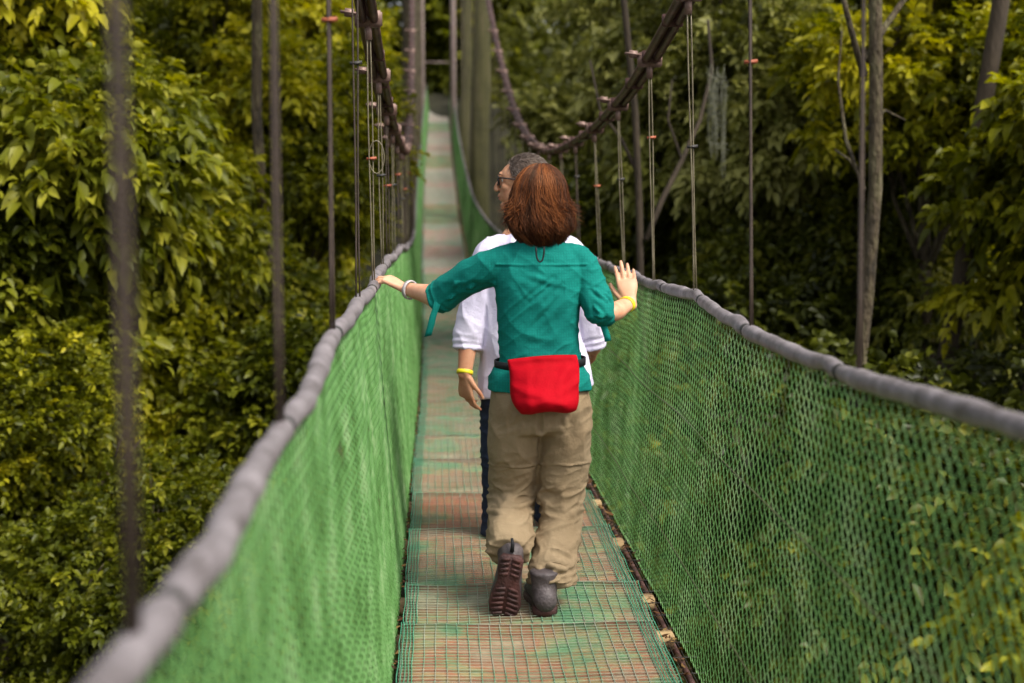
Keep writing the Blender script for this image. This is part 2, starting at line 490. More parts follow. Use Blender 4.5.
# deck panels: board + coated grid on top
seams = [.5, 1.3, 2.15, 3.0, 3.8, 4.6, 5.03, 5.88, 6.65, 7.5]
while seams[-1] < 66: seams.append(seams[-1] + .86)
for k in range(len(seams) - 1):
    y0, y1 = seams[k] + .009, seams[k + 1] - .012
    prnd = random.Random(k)
    tl = prnd.uniform(-.006, .008); tl2 = prnd.uniform(.006, .024); dx = prnd.uniform(-.008, .008)
    mb = MB()
    nx, ny = 14, 8
    xs = np.linspace(XL, XR, nx) + dx; ys = np.linspace(y0, y1, ny)
    X, Y = np.meshgrid(xs, ys)
    Z = zdeck(Y) + (Y - y0) / (y1 - y0) * tl2 + .004 * np.sin(X * 9 + k * 2.1) + tl * ((X - XL) / .85) + (.006 * np.exp(-(y1 - Y) / .05))
    X = X + xo(Y)
    top = np.stack([X, Y, Z], -1).reshape(-1, 3); bot = top - np.array([0, 0, .022])
    V = np.vstack([top, bot]); q = []
    n0 = nx * ny
    for i in range(ny - 1):
        for j in range(nx - 1):
            a = i * nx + j
            q.append([a, a + 1, a + nx + 1, a + nx]); q.append([n0 + a, n0 + a + nx, n0 + a + nx + 1, n0 + a + 1])
    for j in range(nx - 1):
        q.append([j, n0 + j, n0 + j + 1, j + 1]); a = (ny - 1) * nx + j; q.append([a, a + 1, n0 + a + 1, n0 + a])
    for i in range(ny - 1):
        a = i * nx; q.append([a, a + nx, n0 + a + nx, n0 + a]); a = i * nx + nx - 1; q.append([a, n0 + a, n0 + a + nx, a + nx])
    mb.add(V, q)
    p = mb.build('deck_panel', M_panel, bridge)
    # wire grid lying on the board, same warp
    g = MB()
    def zz(x, y):
        return zdeck(y) + (y - y0) / (y1 - y0) * tl2 + .004 * np.sin(x * 9 + k * 2.1) + tl * ((x - XL) / .85) + .006 * np.exp(-(y1 - y) / .05)
    step = .036 if y0 < 14 else .05
    for x in np.arange(XL + .004, XR, step):
        yy = np.linspace(y0 + .004, y1 - .004, 9)
        xx = x + dx + .0015 * np.sin(yy * 17 + x * 40)
        g.tube(np.stack([xx + xo(yy), yy, zz(xx, yy) + .0035], -1), .0017, 4, False, twist=.78)
    if True:
        cs = .026 if y0 < 12 else (.06 if y0 < 24 else .08)
        for y in np.arange(y0 + .008, y1 - .004, cs):
            xx = np.linspace(XL, XR, 8) + dx
            g.tube(np.stack([xx + xo(y), np.full(8, y) + .001 * np.sin(xx * 30), zz(xx, y) + .0065], -1), .0011 if y0 < 12 else .003, 4, False, twist=.78)
    g.build('wire_grid', M_deckwire if y0 < 22 else (M_greenpale if int(y0 / 3.7 + .4) % 3 == 0 else M_skypale), p)
    if y0 < 30:
        for xa, xb_, cnt in ((XL - .004, XL + .04, 5), (XR - .05, XR + .004, 6)):
            e = MB()
            for x in np.linspace(xa, xb_, cnt):
                yy = np.linspace(y0 + .002, y1 - .002, 9)
                e.tube(np.stack([x + dx + xo(yy) + .002 * np.sin(yy * 21 + x * 90), yy, zz(x + 0 * yy, yy) + .0075], -1), .0018, 4, False, twist=.78)
            e.build('edge_mesh', M_edge, p)
# crossbeams under each seam, ends stick out on the right
beams = [s for s in seams if s > 2]
for k, y in enumerate(beams):
    b = MB(); z = float(zdeck(y))
    pr = random.Random(100 + k)
    ext = pr.uniform(.03, .07)
    if y < 40:
        b.box(((XL + XR + ext - .02) / 2 + float(xo(y)), y, z - .028 - .026 ), (XR - XL + ext + .03, .06, .045), None, .005)
        b.build('crossbeam', M_beam, bridge)
# steel side cables beneath deck edges
for x0, nm in ((XL + .05, 'deck_cable'), (XR - .05, 'deck_cable'), (.80, 'deck_cable')):
    b = MB(); ys = np.linspace(.5, 66, 120)
    b.tube(np.stack([x0 + xo(ys), ys, zdeck(ys) - .092], -1), .012, 6)
    b.build(nm, M_cable, bridge)


NR = {-1: .0028, 1: .00125}
def netting(xb, xt, ztop, seed, side):
    """woven diamond wire between deck edge and handrail, each zigzag wire real"""
    mb = MB()
    def zig(y0s, pitch, zs, r, wv):
        nz = zs
        for k, y0 in enumerate(y0s):
            t = np.linspace(0, 1, nz)
            y = y0 + pitch * .5 * np.where(np.arange(nz) % 2 == 0, 1.03, -.03)
            y = y0 + pitch * np.where((np.arange(nz) + k) % 2 == 0, 1.04, -.04)
            y = y + .0015 * np.sin(np.arange(nz) * .7 + k * .3)
            bx = xb + xo(y0); tx = xt(y0)
            bulge = wv * np.sin(t * math.pi) * (math.sin(y0 * 1.7 + seed) + .5 * math.sin(y0 * 4.1)) 
            x = bx * (1 - t) + tx * t + bulge + np.where(np.arange(nz) % 2 == 0, 1, -1) * r * .9
            zb = float(zdeck(y0)) - .045; zt = float(ztop(y0)) - .012
            z = zb + (zt - zb) * t + .004 * math.sin(y0 * 9)
            pts = np.stack([x, y, z], -1)
            T = np.gradient(pts, axis=0)
            ang = np.arange(3) * 2.094
            # prism section in the plane across the net
            a = np.stack([np.cos(ang), np.zeros(3), np.sin(ang) * .0], -1) * r
            V = pts[:, None, :] + r * (np.cos(ang)[None, :, None] * np.array([1, 0, 0]) + np.sin(ang)[None, :, None] * np.array([0, .75, .66]) * 1.0)
            # orient second axis across the strand (alternates with the zig)
            sgn = np.where(np.arange(nz) % 2 == 0, 1, -1)[:, None]
            ax2 = np.stack([np.zeros(nz), np.full(nz, .9), np.zeros(nz)], -1)
            V = pts[:, None, :] + r * (np.cos(ang)[None, :, None] * np.array([1, 0, 0]) + np.sin(ang)[None, :, None] * ax2[:, None, :] * 1.3)
            V = V.reshape(-1, 3)
            i = np.arange(nz - 1)[:, None] * 3; j = np.arange(3)[None, :]; j2 = (j + 1) % 3
            q = np.stack([i + j, i + j2, i + 3 + j2, i + 3 + j], -1).reshape(-1, 4)
            mb.add(V, q)
    p1 = .024
    zig(np.arange(.7, 16, p1), p1, 49, NR[side], .012)
    p2 = .05
    zig(np.arange(16, 40, p2), p2, 25, .006, .012)
    p3 = .1
    zig(np.arange(40, 66, p3), p3, 13, .013, .01)
    return mb


netting(-.155, railL_x, railL_z, 1., -1).build('side_net', M_net, bridge)
netting(.805, railR_x, railR_z, 3., 1).build('side_net', M_net, bridge)
# diagonal and lacing wires of the sides
for side in (0, 1):
    rx, rz, xb = (railL_x, railL_z, -.157) if side == 0 else (railR_x, railR_z, .80)
    ys = np.arange(.7, 40, .1)
    for f in ((.2, .62) if side else ()):
        lw = MB()
        lw.tube(np.stack([(xb + xo(ys)) * (1 - f) + rx(ys) * f + (.004 if side == 0 else -.004), ys, zdeck(ys) + f * 1.08 + .006 * np.sin(ys * 3)], -1), .0024, 5)
        lw.build('tension_wire', M_netwire, bridge)
    # handrail, foam-sleeved, lumpy
    ys = np.concatenate([np.arange(.55, 12, .02), np.arange(12, 66, .15)])
    rr = .0210 + .0009 * np.sin(ys * 11 + side) + .0013 * np.sin(ys * 4.7 + 2 * side) + .0012 * np.sin(ys * 31)
    js = [y for y in ((1.3, 2.3, 3.42, 4.35, 5.05, 5.55, 6.1, 6.9, 7.8, 8.8, 9.9, 11) if side == 0 else (1.7, 3.05, 4.0, 4.74, 5.5, 6.3, 7.2, 8.1, 9.1, 10.2, 11.3))]
    for jy in js: rr -= .006 * np.exp(-((ys - jy) / .022) ** 2)
    zz_ = rz(ys) + np.where(ys < 12, sum((.009 if side else .005) * np.exp(-((ys - jy - .12) / .08) ** 2) for jy in js), 0)
    xx_ = rx(ys) + np.where(ys < 12, sum(.006 * np.exp(-((ys - jy - .2) / .09) ** 2) for jy in js), 0)
    mb = MB(); mb.tube(np.stack([xx_, ys, zz_], -1), rr, 16)
    hr = mb.build('handrail', M_rail, bridge, smooth=True)
    for k, jy in enumerate(js):
        i = int(np.argmin(abs(ys - jy)))
        mb = MB(); ii = [max(i - 1, 0), i, i + 1]
        w = .012
        mb.tube(np.stack([xx_[ii], jy + np.array([-w, 0, w]), zz_[ii]], -1), [.0185, .0195, .0185], 12)
        mb.build('tape_band', M_tape, hr)
    # main cable: three strands bound with rings
    cx = cabL_x if side == 0 else cabR_x
    ys = np.concatenate([np.arange(-6, 22, .1), np.arange(22, 53.4, .4)])
    mc = MB()
    for k, (ox, oz) in enumerate(((-.021, 0), (.021, .002), (0, .02))):
        ph = ys * 1.1 + k
        mc.tube(np.stack([cx(ys) + ox + .0012 * np.sin(ph), ys, cab(ys) + oz + .0012 * np.sin(ph * 1.7)], -1), .0165 if k < 2 else .012, 8)
    mcab = mc.build('main_cable', M_cable, bridge, smooth=True)
    ty = 3.2
    while ty < 22:
        ring = MB()
        dz = float(cab(ty + .05) - cab(ty - .05)) / .1
        T = Vector((0, 1, dz)).normalized()
        c = Vector((float(cx(ty)), ty, float(cab(ty)) + .006))
        M = Matrix((Vector((1, 0, 0)), T, Vector((1, 0, 0)).cross(T))).transposed()
        ring.box(c, (.078, .010, .048), M, .003)
        ty += .36 if ty > 9 else .5
        ring.build('binding_ring', M_cable, mcab)
    # hangers
    hy = [1.17, 2.25, 3.35, 4.38, 5.2, 6.05, 6.95, 7.85, 8.8, 9.8, 10.8] if side == 0 else [1.85, 2.9, 3.94, 4.87, 5.75, 6.75, 7.75, 8.8, 9.8, 10.8]
    while hy[-1] < 38: hy.append(hy[-1] + 1.05)
    for k, y in enumerate(hy):
        pr = random.Random(k * 3 + side)
        h = empty('hanger', (float(cx(y)), y, float(rz(y)))); h.parent = bridge
        zt = float(cab(y)); zb = float(rz(y)); x0, x1 = float(rx(y)) + (0.0), float(cx(y))
        mbh = MB()
        heavy = (side == 0 and k < 3) or (side == 1 and k < 3)
        gap = .0025 if heavy else .0055
        for s_ in (-1, 1):
            lean = pr.uniform(-.004, .004)
            t = np.linspace(0, 1, 9)
            mbh.tube(np.stack([x0 + (x1 - x0) * t + s_ * gap * (1 + .4 * np.sin(t * 6 + k)) - x1, lean * np.sin(t * math.pi) + s_ * .004, (zb + (zt - zb) * t) - zb], -1), .0038 if heavy else .003, 6)
        mbh.build('wire_pair', M_rope_brown if (heavy or pr.random() < .35) else M_rope, h)
        if y < 20:
            # clamp on the cable: saddle, bolts and nuts
            cb = MB(); c = Vector((0, 0, zt - zb + .005)); so = -1
            cb.box(c + Vector((0, 0, .0)), (.10, .035, .06), None, .006)
            for b_ in (-.014, .014):
                cb.tube([c + Vector((so * .035, b_, .018)), c + Vector((so * .10, b_, .026))], .005, 6)
            cb.tube([c + Vector((so * .052, 0, .02)), c + Vector((so * .085, 0, .024))], .017, 6)
            cb.tube([c + Vector((0, 0, -.02)), c + Vector((0, 0, -.075))], .013, 8)
            cb.build('cable_clamp', M_clamp, h)
        if y < 16:
            kn = MB(); f = pr.uniform(.45, .7)
            zc_ = (zt - zb) * f
            xc = (x0 - x1) * (1 - f)
            kn.box(Vector((xc, 0, zc_)), (.034, .016, .009), None, .003)
            kn.tube([Vector((xc - .017, 0, zc_)), Vector((xc + .02, 0, zc_ + .003))], .006, 6)
            kn.build('wire_clip', M_clip if (k % 2 == 0) else M_tape, h)
            if k == 4 and side == 0:
                lp = MB(); th = np.linspace(0, 2 * math.pi, 17)
                lp.tube(np.stack([.02 + .028 * np.cos(th) + xc, .0 * th, zc_ * .8 + .06 * np.sin(th) + .1], -1), .0022, 5, False)
                lp.build('wire_loop', M_rope, h)
# pylon at the far end
py = 53.5
for s_, x in ((0, -.32), (1, .86)):
    mb = MB(); xx = x + float(xo(py)); z0 = float(zdeck(py)) - 4
    mb.box((xx, py, (z0 + 18.6) / 2), (.2, .22, 18.6 - z0), None, .02)
    mb.build('pylon_post', M_pylon, bridge)
for zc_ in (5.3, 9.5, 14.5, 17.6):
    mb = MB(); mb.box((.27 + float(xo(py)), py, zc_), (1.2, .05, .04), None, .008)
    mb.build('pylon_crossbar', M_pylon, bridge)

# leaf litter and dirt caught along the deck edges
def litter():
    n = 900
    r_ = np.random.default_rng(5)
    mb = MB()
    for i in range(n):
        y = r_.uniform(2.5, 12)
        side = r_.random() < .7
        x = (r_.uniform(.73, .80) if side else r_.uniform(-.155, -.125)) + float(xo(y))
        z = float(zdeck(y)) + (-.04 + r_.uniform(-.012, .02) if side else r_.uniform(-.01, .012))
        s = r_.uniform(.006, .02); a = r_.uniform(0, 6.28); w = s * .45
        d = np.array([math.cos(a), math.sin(a), r_.uniform(-.4, .5)]) * s; e = np.array([-math.sin(a), math.cos(a), r_.uniform(-.5, .5)]) * w
        c = np.array([x, y, z]); up = np.array([0, 0, .3 * s])
        mb.add([c - d, c + e, c + d + up, c - e, c + up], None, [[0, 1, 4], [1, 2, 4], [2, 3, 4], [3, 0, 4]], a=r_.random())
    return mb


M_litter = leafmat('dead_leaf', [(0, (.015, .010, .004)), (.5, (.05, .028, .012)), (.8, (.12, .05, .02)), (1, (.2, .12, .04))], trans=.1, rough=.8)
tag(litter().build('leaf_litter', M_litter, None, attr='tone'), 'brown leaf litter caught between the deck boards and the side nets', 'leaf litter', kind='stuff')
# netting floor strip that carries the litter on the right: shallow gutter of wire
gs = MB()
ys = np.linspace(.7, 40, 260)
for x in np.linspace(.735, .80, 3):
    gs.tube(np.stack([x + xo(ys), ys, zdeck(ys) - .055 + 0 * ys], -1), .0015, 4, False)
for y in np.arange(.8, 16, .15):
    gs.tube([Vector((.70 + float(xo(y)), y, float(zdeck(y)) - .052)), Vector((.838 + float(xo(y)), y, float(zdeck(y)) - .05))], .0016, 4, False)
gs.build('edge_netting', M_tape, bridge)


# ------------------------------------------------------------------ hands
def hand(mb, wrist, dirv, back, length, spread=.12, curls=(.3, .3, .35, .4), thumb_side=1, thumb_open=.7, bend=(1., 1., 1.), wristr=.026, tcurl=.3):
    """wrist point, direction to the knuckles, normal of the back of the hand.
    thumb_side = +1: thumb on the side of cross(dirv, back)"""
    D = Vector(dirv).normalized(); Bk = (Vector(back) - D * D.dot(Vector(back))).normalized(); S = D.cross(Bk) * thumb_side
    palm = length * .5
    M = Matrix((S, D, Bk)).transposed()
    mb.loft([(wrist - D * .012, wristr, wristr * .72), (wrist + D * palm * .25, palm * .33, .0155), (wrist + D * palm * .65, palm * .44, .0145), (wrist + D * palm * .98, palm * .46, .0105)], lat=S, n=20, sq=2.4)
    # thenar mound
    mb.ball(wrist + D * palm * .35 + S * palm * .25 - Bk * .008, (palm * .2, palm * .36, .014), M)
    offs = (.36, .12, -.12, -.34); lens = (.44, .5, .465, .36); rad = (.0088, .0092, .0088, .0077)
    for k in range(4):
        base = wrist + D * palm * (.93 - .05 * abs(k - 1)) + S * palm * offs[k]
        dd = (D + S * spread * (1.5 - k)).normalized()
        L = length * lens[k]; segs = (.45, .31, .24)
        ax = dd.cross(Bk).normalized()
        pts = [base - dd * .02, base]; rr = [rad[k], rad[k] * 1.08]
        p = base.copy(); ang = 0; cur = dd.copy()
        for j in range(3):
            ang = curls[k] * bend[j]
            cur = Matrix.Rotation(-ang, 3, ax) @ cur
            p = p + cur * L * segs[j]
            pts.append(p.copy()); rr.append(rad[k] * (.98 - .1 * j))
        # rounded chain with knuckles slightly thicker
        P = []; Q = []
        for j in range(len(pts) - 1):
            for u in (0, .5):
                P.append(pts[j].lerp(pts[j + 1], u)); Q.append((rr[j] * (1 - u) + rr[j + 1] * u) * (1.0 if u == 0 else .93))
        P.append(pts[-1]); Q.append(rr[-1] * .9)
        mb.loft([(a, b, b * .95) for a, b in zip(P, Q)], lat=S, n=12, capn=3)
    base = wrist + D * palm * .18 + S * palm * .30 - Bk * .004
    td = (D * (1 - thumb_open * .45) + S * thumb_open - Bk * .25).normalized()
    td2 = (td * .75 + D * tcurl - Bk * tcurl).normalized()
    m1 = base + td * length * .2; m2 = m1 + td2 * length * .17; m3 = m2 + (td2 * .8 + D * .3).normalized() * length * .13
    mb.loft([(base - td * .01, .0115, .0115), (base + td * length * .1, .0115, .011), (m1, .0098, .0095), (m2, .0092, .0085), (m3, .0072, .0065)], lat=Bk, n=12, capn=3)


def ringband(c, axis, rin, w, th, mat_, name, parent, ell=1.0, lat=(1, 0, 0)):
    mb = MB(); A = Vector(axis).normalized(); L = Vector(lat); L = (L - A * A.dot(L)).normalized(); B = A.cross(L)
    n = 28; V = []; q = []
    prof = [(0, -w / 2), (th, -w / 2 * .8), (th, w / 2 * .8), (0, w / 2)]
    for i in range(n):
        a = i * 2 * math.pi / n
        for (r_, h_) in prof:
            V.append(c + (L * math.cos(a) * (rin + r_) + B * math.sin(a) * (rin * ell + r_)) + A * h_)
    for i in range(n):
        for j in range(4):
            a, b = i * 4 + j, i * 4 + (j + 1) % 4; c_, d_ = ((i + 1) % n) * 4 + (j + 1) % 4, ((i + 1) % n) * 4 + j
            q.append([a, b, c_, d_])
    mb.add([v[:] for v in V], q)
    return mb.build(name, mat_, parent, smooth=False)


def boot(parent, heel, toe, up, w=.047, h=.085, mat_u=M_boot, mat_s=M_sole, name='boot', shaft=.11, shaftdir=None, tread=True):
    """heel/toe lie on the bottom of the sole"""
    D = (toe - heel); L = D.length; D.normalize(); U = (up - D * D.dot(up)).normalized(); S = D.cross(U)
    o = lambda f, s, u: heel + D * (f * L) + S * s + U * u
    mb = MB()
    mb.loft([(o(.06, 0, .055), w * .72, .045), (o(.25, 0, .062), w * .78, .05), (o(.5, 0, .058), w * .88, .043), (o(.72, 0, .046), w, .032), (o(.9, 0, .038), w * .78, .022)], lat=S, n=24)
    sd = (shaftdir.normalized() if shaftdir else U)
    a0 = o(.2, 0, .06)
    mb.loft([(a0, w * .8, .05), (a0 + sd * shaft * .6, w * .83, .05), (a0 + sd * shaft, w * .92, .056)], lat=S, n=24, caps=(1, .25))
    me = remesh(mb, .005, 4)
    cloth(me, [], [((30, 30, 60), .0018, False)])
    bt = finish(me, name, mat_u, parent)
    # sole from outline
    out = [(0.0, 0), (.02, .55), (.08, .75), (.2, .74), (.4, .66), (.6, .9), (.75, 1.0), (.88, .86), (.96, .55), (1.0, 0)]
    ring = [(f, s * w * 1.02) for f, s in out] + [(f, -s * w * 1.02) for f, s in out[-2:0:-1]]
    sm = MB(); n = len(ring); V = []
    for (u, sc) in ((0, .93), (.006, 1.0), (.024, 1.0), (.028, .9)):
        for f, s in ring:
            V.append(o(.5 + (f - .5) * (sc * .5 + .5), s * sc, u)[:])
    q = [[r_ * n + i, r_ * n + (i + 1) % n, (r_ + 1) * n + (i + 1) % n, (r_ + 1) * n + i] for r_ in range(3) for i in range(n)]
    V.append(o(.5, 0, 0)[:]); V.append(o(.5, 0, .028)[:])
    t = [[4 * n, (i + 1) % n, i] for i in range(n)] + [[4 * n + 1, 3 * n + i, 3 * n + (i + 1) % n] for i in range(n)]
    sm.add(V, q, t)
    if tread:
        MM = Matrix((S, D, U)).transposed()
        for f in np.arange(.06, .95, .075):
            ww = np.interp(f, [a for a, _ in out], [b for _, b in out]) * w
            if .34 < f < .46: continue
            for s_ in (-1, 1):
                sm.box(o(f, s_ * ww * .48, -.001), (ww * .78, L * .045, .008), MM @ Matrix.Rotation(s_ * .25, 3, 'Z'), .001)
    sm.build('sole', mat_s, bt)
    return bt


def cuff(mb, c0, c1, r, th=.012):
    """rolled sleeve: two fat rings"""
    A = (c1 - c0).normalized()
    L = Vector((1, 0, 0)) - A * A.x; L = L.normalized() if L.length > .1 else Vector((0, 0, 1)); B = A.cross(L)
    for f, rr in ((0, r), (.5, r * 1.04), (1, r * .99)):
        c = c0.lerp(c1, f)
        pts = [c + (L * math.cos(a) + B * math.sin(a)) * (rr - th * .3) for a in np.linspace(0, 2 * math.pi, 20, endpoint=False)]
        for i in range(20):
            mb.loft([(pts[i], th, th), (pts[(i + 1) % 20], th, th)], lat=A, n=8, capn=2)


# ------------------------------------------------------------------ woman
woman = empty('person', W(545, 618, 4.85))
tag(woman, 'woman with auburn bob, teal shirt, khaki trousers and red waist pouch, walking away', 'person')
woman.location = (0, 0, 0)
hipd = 4.88
bd = MB()
# continuous body under the clothes
hc = W(540, 200, 4.88)
bd.ball(hc + Vector((0, .01, .01)), (.072, .092, .105))
bd.ball(hc + Vector((0, .06, -.05)), (.05, .05, .06))
bd.ball(hc + Vector((0, .108, -.03)), (.012, .018, .02))
bd.loft([(W(540, 250, 4.87), .045, .04), (W(540, 235, 4.87), .048, .048), (W(540, 215, 4.88), .05, .05)])
bd.loft([(W(540, 395, hipd), .155, .10), (W(540, 350, hipd), .118, .082), (W(540, 300, hipd), .128, .09), (W(540, 268, hipd), .130, .07), (W(540, 256, hipd), .08, .045)])
# left arm to the handrail
Ls, Le, Lw = W(495, 262, 4.88), W(439, 297, 5.02), W(406, 289, 5.17)
bd.loft([(Ls, .045, .045), (Ls.lerp(Le, .5), .04, .042), (Le, .036, .038), (Le.lerp(Lw, .25), .038, .036), (Le.lerp(Lw, .6), .031, .028), (Lw, .024, .02)], lat=(0, 0, 1))
hand(bd, Lw, W(384, 277, 5.2) - Lw, Vector((.25, -.25, 1)), .172, .10, (.5, .45, .5, .55), thumb_side=1, thumb_open=.6, bend=(1.0, 1.3, .9), wristr=.025)
# right arm raised
Rs, Re, Rw = W(584, 264, 4.88), W(604, 317, 4.80), W(629.5, 303, 4.97)
bd.loft([(Rs, .034, .034), (Rs.lerp(Re, .5), .03, .03), (Re + Vector((-.006, .022, .022)), .026, .026), (Re.lerp(Rw, .35), .036, .034), (Re.lerp(Rw, .7), .031, .028), (Rw, .026, .021)], lat=(1, .3, 0))
hand(bd, Rw, W(627.5, 283, 4.98) - Rw + Vector((0, .015, 0)), Vector((0, -1, .1)), .165, .035, (.10, .05, .07, .1), thumb_side=-1, thumb_open=.5, bend=(1, 2.2, 1.5), wristr=.026, tcurl=.45)
# legs
bd.loft([(W(515, 405, 4.88), .075, .08), (W(512, 455, 4.93), .068, .07), (W(512, 492, 4.98), .055, .055), (W(510, 525, 4.86), .045, .045), (W(511, 545, 4.76), .034, .034)])
bd.loft([(W(565, 405, 4.88), .075, .08), (W(565, 455, 4.91), .068, .07), (W(562, 495, 4.92), .055, .055), (W(555, 545, 4.82), .04, .04), (W(549, 588, 4.74), .028, .028)])
bme = remesh(bd, .0032, 3)
finish(bme, 'body', M_skin_w, woman)

# shirt
sb = MB()
sb.loft([(W(540, 388, hipd), .186, .134), (W(540, 374, hipd), .174, .124), (W(540, 360, hipd), .146, .105), (W(539, 347, hipd), .142, .102), (W(538, 325, hipd), .142, .106),
         (W(538, 300, hipd), .148, .112), (W(539, 278, hipd), .163, .113), (W(540, 263, hipd), .165, .10), (W(540, 253, hipd), .138, .082), (W(540, 243, 4.88), .09, .066), (W(540, 238, 4.88), .06, .056)], n=40, caps=(.1, .15), sq=2.2)
LsS = W(500, 264, 4.88)
sb.loft([(W(520, 256, 4.88), .05, .05), (LsS, .064, .066), (W(472, 276, 4.93), .06, .062), (W(454, 287, 4.98), .060, .062), (W(441, 296, 5.01), .058, .060)], lat=(0, 0, 1), caps=(1, .15))
RsS = W(580, 264, 4.88)
sb.loft([(W(562, 256, 4.88), .05, .05), (RsS, .062, .064), (W(591, 288, 4.86), .056, .06), (W(598, 306, 4.83), .053, .056), (W(600, 317, 4.82), .048, .05)], lat=(1, 0, 0), caps=(1, .4))
sb.loft([(W(597, 311, 4.82), .045, .05), (W(604, 315, 4.85), .043, .046)], lat=(0, 0, 1), caps=(.6, .15))
cuff(sb, W(446, 293, 5.0), W(437, 298, 5.02), .055, .010)
cuff(sb, W(602, 316, 4.85), W(606, 314.5, 4.87), .040, .008)
sme = remesh(sb, .0038, 5)
d0 = 4.76
fo = []
def fl(x0, y0, x1, y1, w=.011, a=.006, d=d0): fo.append((W(x0, y0, d), W(x1, y1, d), w, a))
fl(575, 278, 520, 335); fl(560, 275, 515, 312, .009, .005); fl(583, 300, 530, 350, .012, .006); fl(545, 290, 510, 330, .009, .004)
fl(505, 275, 530, 300, .01, .005); fl(500, 290, 520, 325, .009, .005); fl(585, 325, 540, 356, .01, .006); fl(500, 335, 560, 352, .009, .005)
fl(504, 350, 575, 354, .007, .005); fl(497, 372, 520, 380, .008, .004); fl(510, 268, 572, 290, .012, .004); fl(570, 310, 545, 340, .008, .005)
fl(498, 261, 586, 261, .0035, .0025, 4.78)
fl(590, 285, 606, 300, .008, .006, 4.79); fl(588, 300, 604, 318, .008, .006, 4.77); fl(598, 290, 612, 300, .007, .005, 4.8); fl(590, 312, 612, 325, .007, .006, 4.77)
fl(490, 268, 462, 296, .009, .006, 4.88); fl(478, 264, 450, 290, .008, .005, 4.9); fl(470, 276, 446, 304, .008, .006, 4.93); fl(500, 280, 470, 300, .009, .006, 4.85)
rotm = np.array(Matrix.Rotation(R(-45), 3, 'Y')) * np.array([[1], [1], [1]])
fl(568, 268, 530, 300, .006, .005); fl(582, 285, 545, 318, .006, .005); fl(556, 300, 520, 340, .006, .005); fl(576, 318, 548, 344, .006, .005); fl(503, 300, 516, 345, .007, .004); fl(508, 352, 574, 346, .005, .004); fl(515, 340, 560, 335, .006, .003)
lay = [((np.array([[9], [7], [26]]) * np.array(Matrix.Rotation(R(42), 3, 'Y'))), .0035, True), ((np.array([[5], [6], [13]]) * np.array(Matrix.Rotation(R(-35), 3, 'Y'))), .004, True), ((7, 7, 7), .006, False)]
cloth(sme, fo, lay, rings=[(W(540, 263, 4.88), (0, 0, 1), .0042, .0045, .17, .001)])
finish(sme, 'shirt', M_teal, woman)
# loop on the yoke, hanging sleeve tabs
lp = MB(); th = np.linspace(-.3, math.pi + .3, 14)
c = W(540, 246, 4.77)
lp.tube([c + Vector((.014 * math.cos(t), -.004, -.004 - .050 * max(0, math.sin(t)) ** .8)) for t in th], .0032, 6)
lp.build('hanging_loop', M_belt, woman)
def tab(pts, w, mat_=M_teal):
    mb = MB(); V = []; q = []
    for i, p in enumerate(pts):
        for s_, o_ in ((-1, 0), (1, 0), (1, .005), (-1, .005)):
            V.append((p + Vector((s_ * w / 2, -o_ * 1., s_ * w * .12)))[:])
    for i in range(len(pts) - 1):
        for j in range(4): q.append([i * 4 + j, i * 4 + (j + 1) % 4, i * 4 + 4 + (j + 1) % 4, i * 4 + 4 + j])
    q.append([3, 2, 1, 0]); e = (len(pts) - 1) * 4; q.append([e, e + 1, e + 2, e + 3])
    mb.add(V, q); return mb.build('sleeve_tab', mat_, woman)
tab([W(438, 300, 4.96), W(436, 308, 4.955), W(433, 316, 4.95), W(431, 325, 4.95), W(429, 332, 4.952), W(428, 336, 4.955)], .026)
tab([W(603, 324, 4.83), W(605, 330, 4.83), W(607, 336, 4.83), W(608, 341, 4.83)], .022)

# trousers
tb = MB()
tb.loft([(W(540, 372, hipd), .150, .11), (W(540, 388, hipd), .168, .122), (W(540, 405, hipd), .178, .13), (W(541, 422, 4.885), .176, .125)], n=40, caps=(.2, .3), sq=2.3)
tb.loft([(W(518, 408, 4.88), .094, .115), (W(515, 432, 4.90), .097, .105), (W(514, 462, 4.94), .092, .094), (W(513, 490, 4.97), .087, .086), (W(511, 506, 4.95), .084, .085),
         (W(510, 525, 4.87), .082, .082), (W(509, 542, 4.79), .080, .078), (W(508, 553, 4.745), .076, .072)], n=36, caps=(1, .1))
tb.loft([(W(563, 408, 4.88), .096, .115), (W(566, 432, 4.89), .094, .105), (W(564, 462, 4.905), .091, .094), (W(562, 490, 4.915), .086, .086), (W(561, 520, 4.90), .077, .08),
         (W(556, 550, 4.83), .078, .08), (W(554, 570, 4.77), .083, .085), (W(553, 583, 4.755), .088, .090)], n=36, caps=(1, .1))
tme = remesh(tb, .0048, 5)
fo = []
d0 = 4.78
fl(540, 395, 540, 432, .010, -.012, 4.76)
fl(516, 415, 500, 445, .010, .006); fl(522, 425, 510, 458, .009, .005); fl(565, 420, 582, 455, .01, .005)

